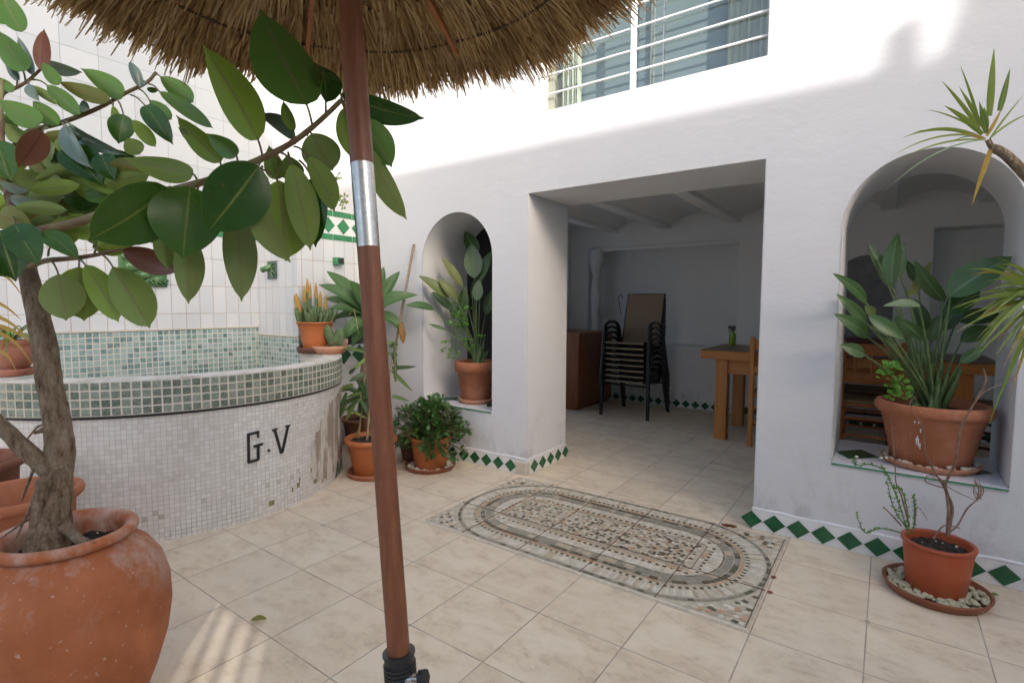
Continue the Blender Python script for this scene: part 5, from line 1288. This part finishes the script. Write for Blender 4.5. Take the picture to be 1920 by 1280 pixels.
# small creepers on the ledge above the frieze
t = thing('creeper', 'small creeper growing on the ledge above the green diamond frieze', 'plant', (-4.1, 2.75, 2.07))
b = MB(); DCR = depth(V((-4.0, 2.75, 2.2)))
for (u, v, s_) in ((628, 340, .02), (632, 330, .02), (640, 375, .015), (648, 372, .02), (646, 385, .02), (625, 360, .03), (618, 380, .03), (612, 370, .03), (606, 360, .03), (600, 378, .03), (622, 350, .02)):
    c = at(u, v, DCR)
    for k in range(9):
        o_ = V((rnd(-1, 1), rnd(-1, 1), rnd(-1, 1))); p = c+o_*s_; leaf(b, p, p+o_.normalized()*.03, .018, (V((1, -1, .5))+o_*.5).normalized(), 0, None, 'oval', .1, .05, seg=4)
for q in (((640, 392), (648, 372), (640, 366)), ((620, 396), (626, 350), (634, 326)), ((604, 396), (606, 360), (612, 345))): b.tube([at(u, v, DCR) for u, v in q], .004, 5, 1)
b.build('foliage', ['strap', 'dry'], t)
# vine leaves at the top left
t = thing('vine', 'yellow-green vine sprig hanging at the top left corner', 'plant', at(-30, -40, 1.9))
b = MB()
for (bu, bv, tu, tv, w) in ((-10, -20, 36, 40, 34), (-5, 20, 20, 48, 22), (10, 28, 48, 44, 14), (-8, 30, 6, 46, 26)):
    a, e = at(bu, bv, 1.9), at(tu, tv, 1.88); leaf(b, a, e, w*1.9/F, (CAM-a).normalized(), 0, None, 'oval', .15, .05, rnd(-.3, .3))
b.tube([at(-60, -60, 1.9), at(-10, -10, 1.9), at(8, 25, 1.9)], .003, 5, 1)
b.build('foliage', ['weed', 'twig_green'], t)

# ------------------------------------------------------------------ furniture in the room
cab = thing('cabinet', 'dark mahogany cabinet with an arched panel door against the left wall', 'cabinet', (-3.28, 6.0, 0))
b = MB(); b.box((-3.60, 5.53, .035), (-2.985, 6.45, .905)); b.box((-3.58, 5.55, 0), (-3.02, 6.43, .035)); b.box((-3.615, 5.515, .905), (-2.965, 6.46, .935)); b.build('body', 'wood_cab', cab, .004)
b = MB(); x = -2.984
b.box((x, 5.56, .06), (x+.012, 6.0, .885)); b.box((x, 6.01, .06), (x+.012, 6.43, .885))
doors = b.build('door', 'wood_cab', cab, .003)
for y0 in (5.56, 6.01):
    p_ = MB(); y1 = y0+.43
    arch = [(y0+.07, .14), (y1-.07, .14), (y1-.07, .72)]+[(y0+.215+.145*math.cos(math.pi*k/12), .72+.085*math.sin(math.pi*k/12)) for k in range(1, 12)]+[(y0+.07, .72)]
    p_.prism(arch, 0, x+.0125, x+.021); p_.build('panel', 'wood_cab', doors, .005)

# table
tb = thing('dining_table', 'long honey coloured wooden table with thick square legs', 'table', (-.37, 5.55, 0))
b = MB(); b.box((-1.435, 5.085, .845), (.69, 6.0, .853), 1); b.box((-1.435, 5.085, .765), (.69, 6.0, .845), 0); b.build('tabletop', ['wood_tabx', 'wood_top'], tb, .006)
b = MB(); b.box((-1.20, 5.16, .63), (.46, 5.19, .764)); b.box((-1.20, 5.88, .63), (.46, 5.91, .764)); b.box((-1.27, 5.24, .63), (-1.24, 5.84, .764)); b.box((.50, 5.24, .63), (.53, 5.84, .764)); b.build('apron', 'wood_tabx', tb, .003)
for x in (-1.305, .435):
    for y in (5.13, 5.83):
        b = MB(); b.box((x, y, 0), (x+.108, y+.108, .764)); b.build('leg', 'wood_tab', tb, .005)
bt = thing('spray_bottle', 'green spray bottle with black trigger head standing on the table', 'bottle', (-1.25, 5.80, .853))
p = atY(1373, 640, 5.80); c0 = V((p.x, 5.80, .853)); bt.location = c0
b = MB(); b.lathe([(0, 0), (.03, 0), (.034, .006), (.034, .10), (.028, .125), (.013, .14), (.013, .15), (0, .15)], c0, 20); b.build('bottle', 'bottle', bt)
b = MB(); b.box(c0+V((-.016, -.016, .15)), c0+V((.022, .016, .185))); b.box(c0+V((-.045, -.008, .175)), c0+V((.03, .008, .205))); b.bar(c0+V((-.03, 0, .175)), c0+V((-.04, 0, .14)), .008, .008); b.build('trigger', 'black_plastic', bt, .003)

# ladder-back chairs: origin between the rear posts on the floor, facing +y
def ladder(name, label, loc, rz, wd, group='ladderback chairs at the table', W=.44):
    t = thing(name, label, 'chair', loc, group); t.rotation_euler = (0, 0, rz)
    o = V(loc)
    for sx in (-1, 1):
        b = MB(); b.bar(o+V((sx*(W/2-.02), 0, 0)), o+V((sx*(W/2-.02), -.02, .99)), .042, .036); b.build('rear_post', wd, t, .006)
        b = MB(); b.bar(o+V((sx*(W/2-.02), .42, 0)), o+V((sx*(W/2-.02), .42, .50)), .04, .04); b.build('front_leg', wd, t, .006)
    for z, h in ((.92, .09), (.70, .055)):
        b = MB(); b.bar(o+V((-W/2+.04, -.015, z)), o+V((W/2-.04, -.015, z)), .02, h); b.build('slat', wd, t, .004)
    for k in range(3):
        b = MB(); x = (-.5+k*.5)*(W-.22); b.tube([o+V((x, -.015, .727)), o+V((x, -.015, .8)), o+V((x, -.015, .876))], [.007, .010, .007], 8); b.build('spindle', wd, t)
    b = MB()
    for z in (.22, .36): b.tube([o+V((-W/2+.02, 0, z)), o+V((W/2-.02, 0, z))], .012, 8); b.tube([o+V((-W/2+.02, .42, z)), o+V((W/2-.02, .42, z))], .012, 8)
    for z in (.18, .30):
        for sx in (-1, 1): b.tube([o+V((sx*(W/2-.02), 0, z)), o+V((sx*(W/2-.02), .42, z))], .012, 8)
    b.build('rungs', wd, t)
    b = MB(); b.box(o+V((-W/2+.01, .0, .455)), o+V((W/2-.01, .44, .485))); b.build('seat_frame', wd, t, .006)
    b = MB(); b.box(o+V((-W/2+.02, .005, .4855)), o+V((W/2-.02, .43, .505))); b.build('seat', 'rush', t, .008)
    return t
ladder('wooden_chair', 'honey wooden chair pushed to the table, half hidden by the doorway edge', (-.765, 5.04, 0), 0, 'wood_tab')
ladder('wooden_chair', 'reddish rush-seated chair seen through the large arch left of the pot', (-.085, 5.03, 0), 0, 'wood_red')
ladder('wooden_chair', 'dark red chair seen through the large arch right of the pot', (.78, 5.50, 0), R(72), 'wood_dark')
ladder('wooden_chair', 'wooden chair on the far side of the table, mostly hidden by the paddle plant', (-.15, 6.12, 0), R(180), 'wood_dark')

# sling chairs: a stack of eight
def make_sling(label):
    t = thing('sling_chair', label, 'chair', (0, 0, 0), 'stacked sling chairs')
    for sx in (-1, 1):
        x = sx*.275
        b = MB(); b.tube(smoothpath([(x*1.03, 0, 0), (x, .02, .25), (x*.98, .035, .48), (x*.97, .06, .585), (x*.965, .13, .632), (x*.965, .24, .64), (x*.965, .36, .62), (x*.97, .435, .555), (x*.98, .49, .42), (x*1.0, .56, .2), (x*1.02, .64, 0)], 4), .021, 10, flat=.8); b.build('side_frame', 'metal_black', t)
        b = MB(); xs = sx*.232
        b.tube(smoothpath([(xs, .0, .405), (xs, .03, .415), (xs, .25, .385), (xs, .43, .375), (xs, .475, .42), (xs*.99, .53, .62), (xs*.97, .62, .97)], 4), .0145, 8); b.build('sling_rail', 'metal_black', t)
    b = MB(); prof = smoothpath([(0, .005, .412), (0, .03, .42), (0, .25, .388), (0, .43, .38), (0, .465, .42), (0, .515, .62), (0, .605, .968)], 4)
    b.grid([[V((-.222, p.y, p.z)), V((-.11, p.y-.004, p.z-.006)), V((0, p.y-.006, p.z-.008)), V((.11, p.y-.004, p.z-.006)), V((.222, p.y, p.z))] for p in prof], 0); b.build('sling', 'sling', t)
    b = MB(); b.tube([(-.225, .004, .408), (.225, .004, .408)], .011, 8); b.build('front_hem', 'sling_edge', t)
    b = MB(); b.tube([(-.232, .618, .965), (.232, .618, .965)], .009, 8); b.build('top_bar', 'metal_black', t)
    for y, z in ((.05, .365), (.47, .37)):
        b = MB(); b.tube([(-.262, y, z), (.262, y, z)], .011, 8); b.build('crossbar', 'metal_black', t)
    return t
ORD = ['topmost sling chair of the stack, its whole brown back showing', 'second sling chair from the top of the stack', 'third sling chair from the top of the stack', 'fourth sling chair from the top of the stack', 'fourth sling chair from the floor in the stack', 'third sling chair from the floor in the stack', 'second sling chair from the floor in the stack', 'lowest sling chair of the stack, its black feet on the floor']
def copy_tree(o, parent=None):
    c = o.copy(); COL.objects.link(c); c.parent = parent
    for chd in list(o.children): copy_tree(chd, c)
    return c
src = make_sling(ORD[0])
for k in range(8):
    c = src if k == 0 else copy_tree(src)
    c['label'] = ORD[k]; c.location = (-2.378+rnd(-.004, .004), 5.478+rnd(-.004, .004)+.002*k, .0625*(7-k)); c.rotation_euler = (0, 0, R(-.6+rnd(-.4, .4)))
# wire hanging by the stack
b = MB(); b.tube(smoothpath([(-2.70, 6.10, 1.15), (-2.72, 6.1, 1.25), (-2.74, 6.1, 1.36), (-2.71, 6.1, 1.40), (-2.68, 6.1, 1.36)], 4), .004, 6); o = b.build('wire_hook', 'black_plastic'); tag(o, 'thin bent black wire beside the stacked chair back', 'wire')

# ------------------------------------------------------------------ neighbours that close the court (out of frame)
nb = thing('neighbour_house', 'tall white neighbouring house closing the court behind the viewer', 'house', (1.5, -4.15, 0))
SX = 9.54
HN = 7.95
edge = [(-.4, HN), (.03+SX-.05, HN), (.03+SX-.04, HN+.20), (.03+SX+.035, HN+.22), (.03+SX+.06, HN), (.19+SX, HN-.01), (.23+SX, HN+.13), (.26+SX, HN+.24), (.30+SX, HN+1.3), (11.6, HN+1.3)]
b = MB(); hx0, hx1, hz0, hz1 = 4.40, 4.86, 3.60, 3.92  # gap added in the wall to let a sun patch onto the floor
b.prism([(-.4, 0), (hx0, 0), (hx0, HN), (-.4, HN)], 1, -4.05, -4.0)
b.prism([(hx0, 0), (hx1, 0), (hx1, hz0), (hx0, hz0)], 1, -4.05, -4.0); b.prism([(hx0, hz1), (hx1, hz1), (hx1, HN), (hx0, HN)], 1, -4.05, -4.0)
b.prism([(hx1, 0), (11.6, 0)]+[q for q in edge[::-1] if q[0] > hx1]+[(hx1, HN)], 1, -4.05, -4.0)
b.build('wall', 'plaster_clean', nb)
b = MB()
for x in (4.50, 4.63, 4.76): b.box((x-.02, -4.045, hz0), (x+.02, -4.005, hz1))
b.build('sun_gap_bars', 'white_metal', nb)  # bars added across the gap to stripe the sun patch
rw = MB(); rw.box((-4.9, -4.3, 0), (-.41, -4.0, 2.0)); rw.build('low_wall', 'plaster_clean', nb)
sw = MB(); sw.box((3.2, -3.99, 0), (3.4, -2.2, 1.6)); sw.box((3.2, -2.2, 0), (3.4, YF, 2.7)); o = sw.build('bounce_wall', 'plaster_clean'); tag(o, 'unseen low white wall on the right, added for bounce light', 'wall')  # unseen wall added for bounce, heights set to balance the court's light

# ------------------------------------------------------------------ light
EL = 25; L = V((-.8*math.cos(R(EL)), .6*math.cos(R(EL)), -math.sin(R(EL))))
sd_ = bpy.data.lights.new('sun', 'SUN'); sd_.energy = 2.0; sd_.angle = R(.35); sd_.color = (1, .975, .945)
so = bpy.data.objects.new('sun', sd_); COL.objects.link(so); so.rotation_euler = L.to_track_quat('-Z', 'Y').to_euler()
W = bpy.data.worlds.new('World'); S.world = W; W.use_nodes = True
nt = W.node_tree; bg = nt.nodes['Background']; sky = nt.nodes.new('ShaderNodeTexSky'); sky.sky_type = 'NISHITA'; sky.sun_disc = False
sky.sun_elevation = R(EL); sky.sun_rotation = math.atan2(-L.x, -L.y); sky.air_density = .8; sky.dust_density = 4.0; sky.ozone_density = .6
nt.links.new(sky.outputs[0], bg.inputs[0]); bg.inputs[1].default_value = .15
S.view_settings.view_transform = 'Standard'; S.view_settings.look = 'None'; S.view_settings.exposure = 1.43; S.view_settings.gamma = 1
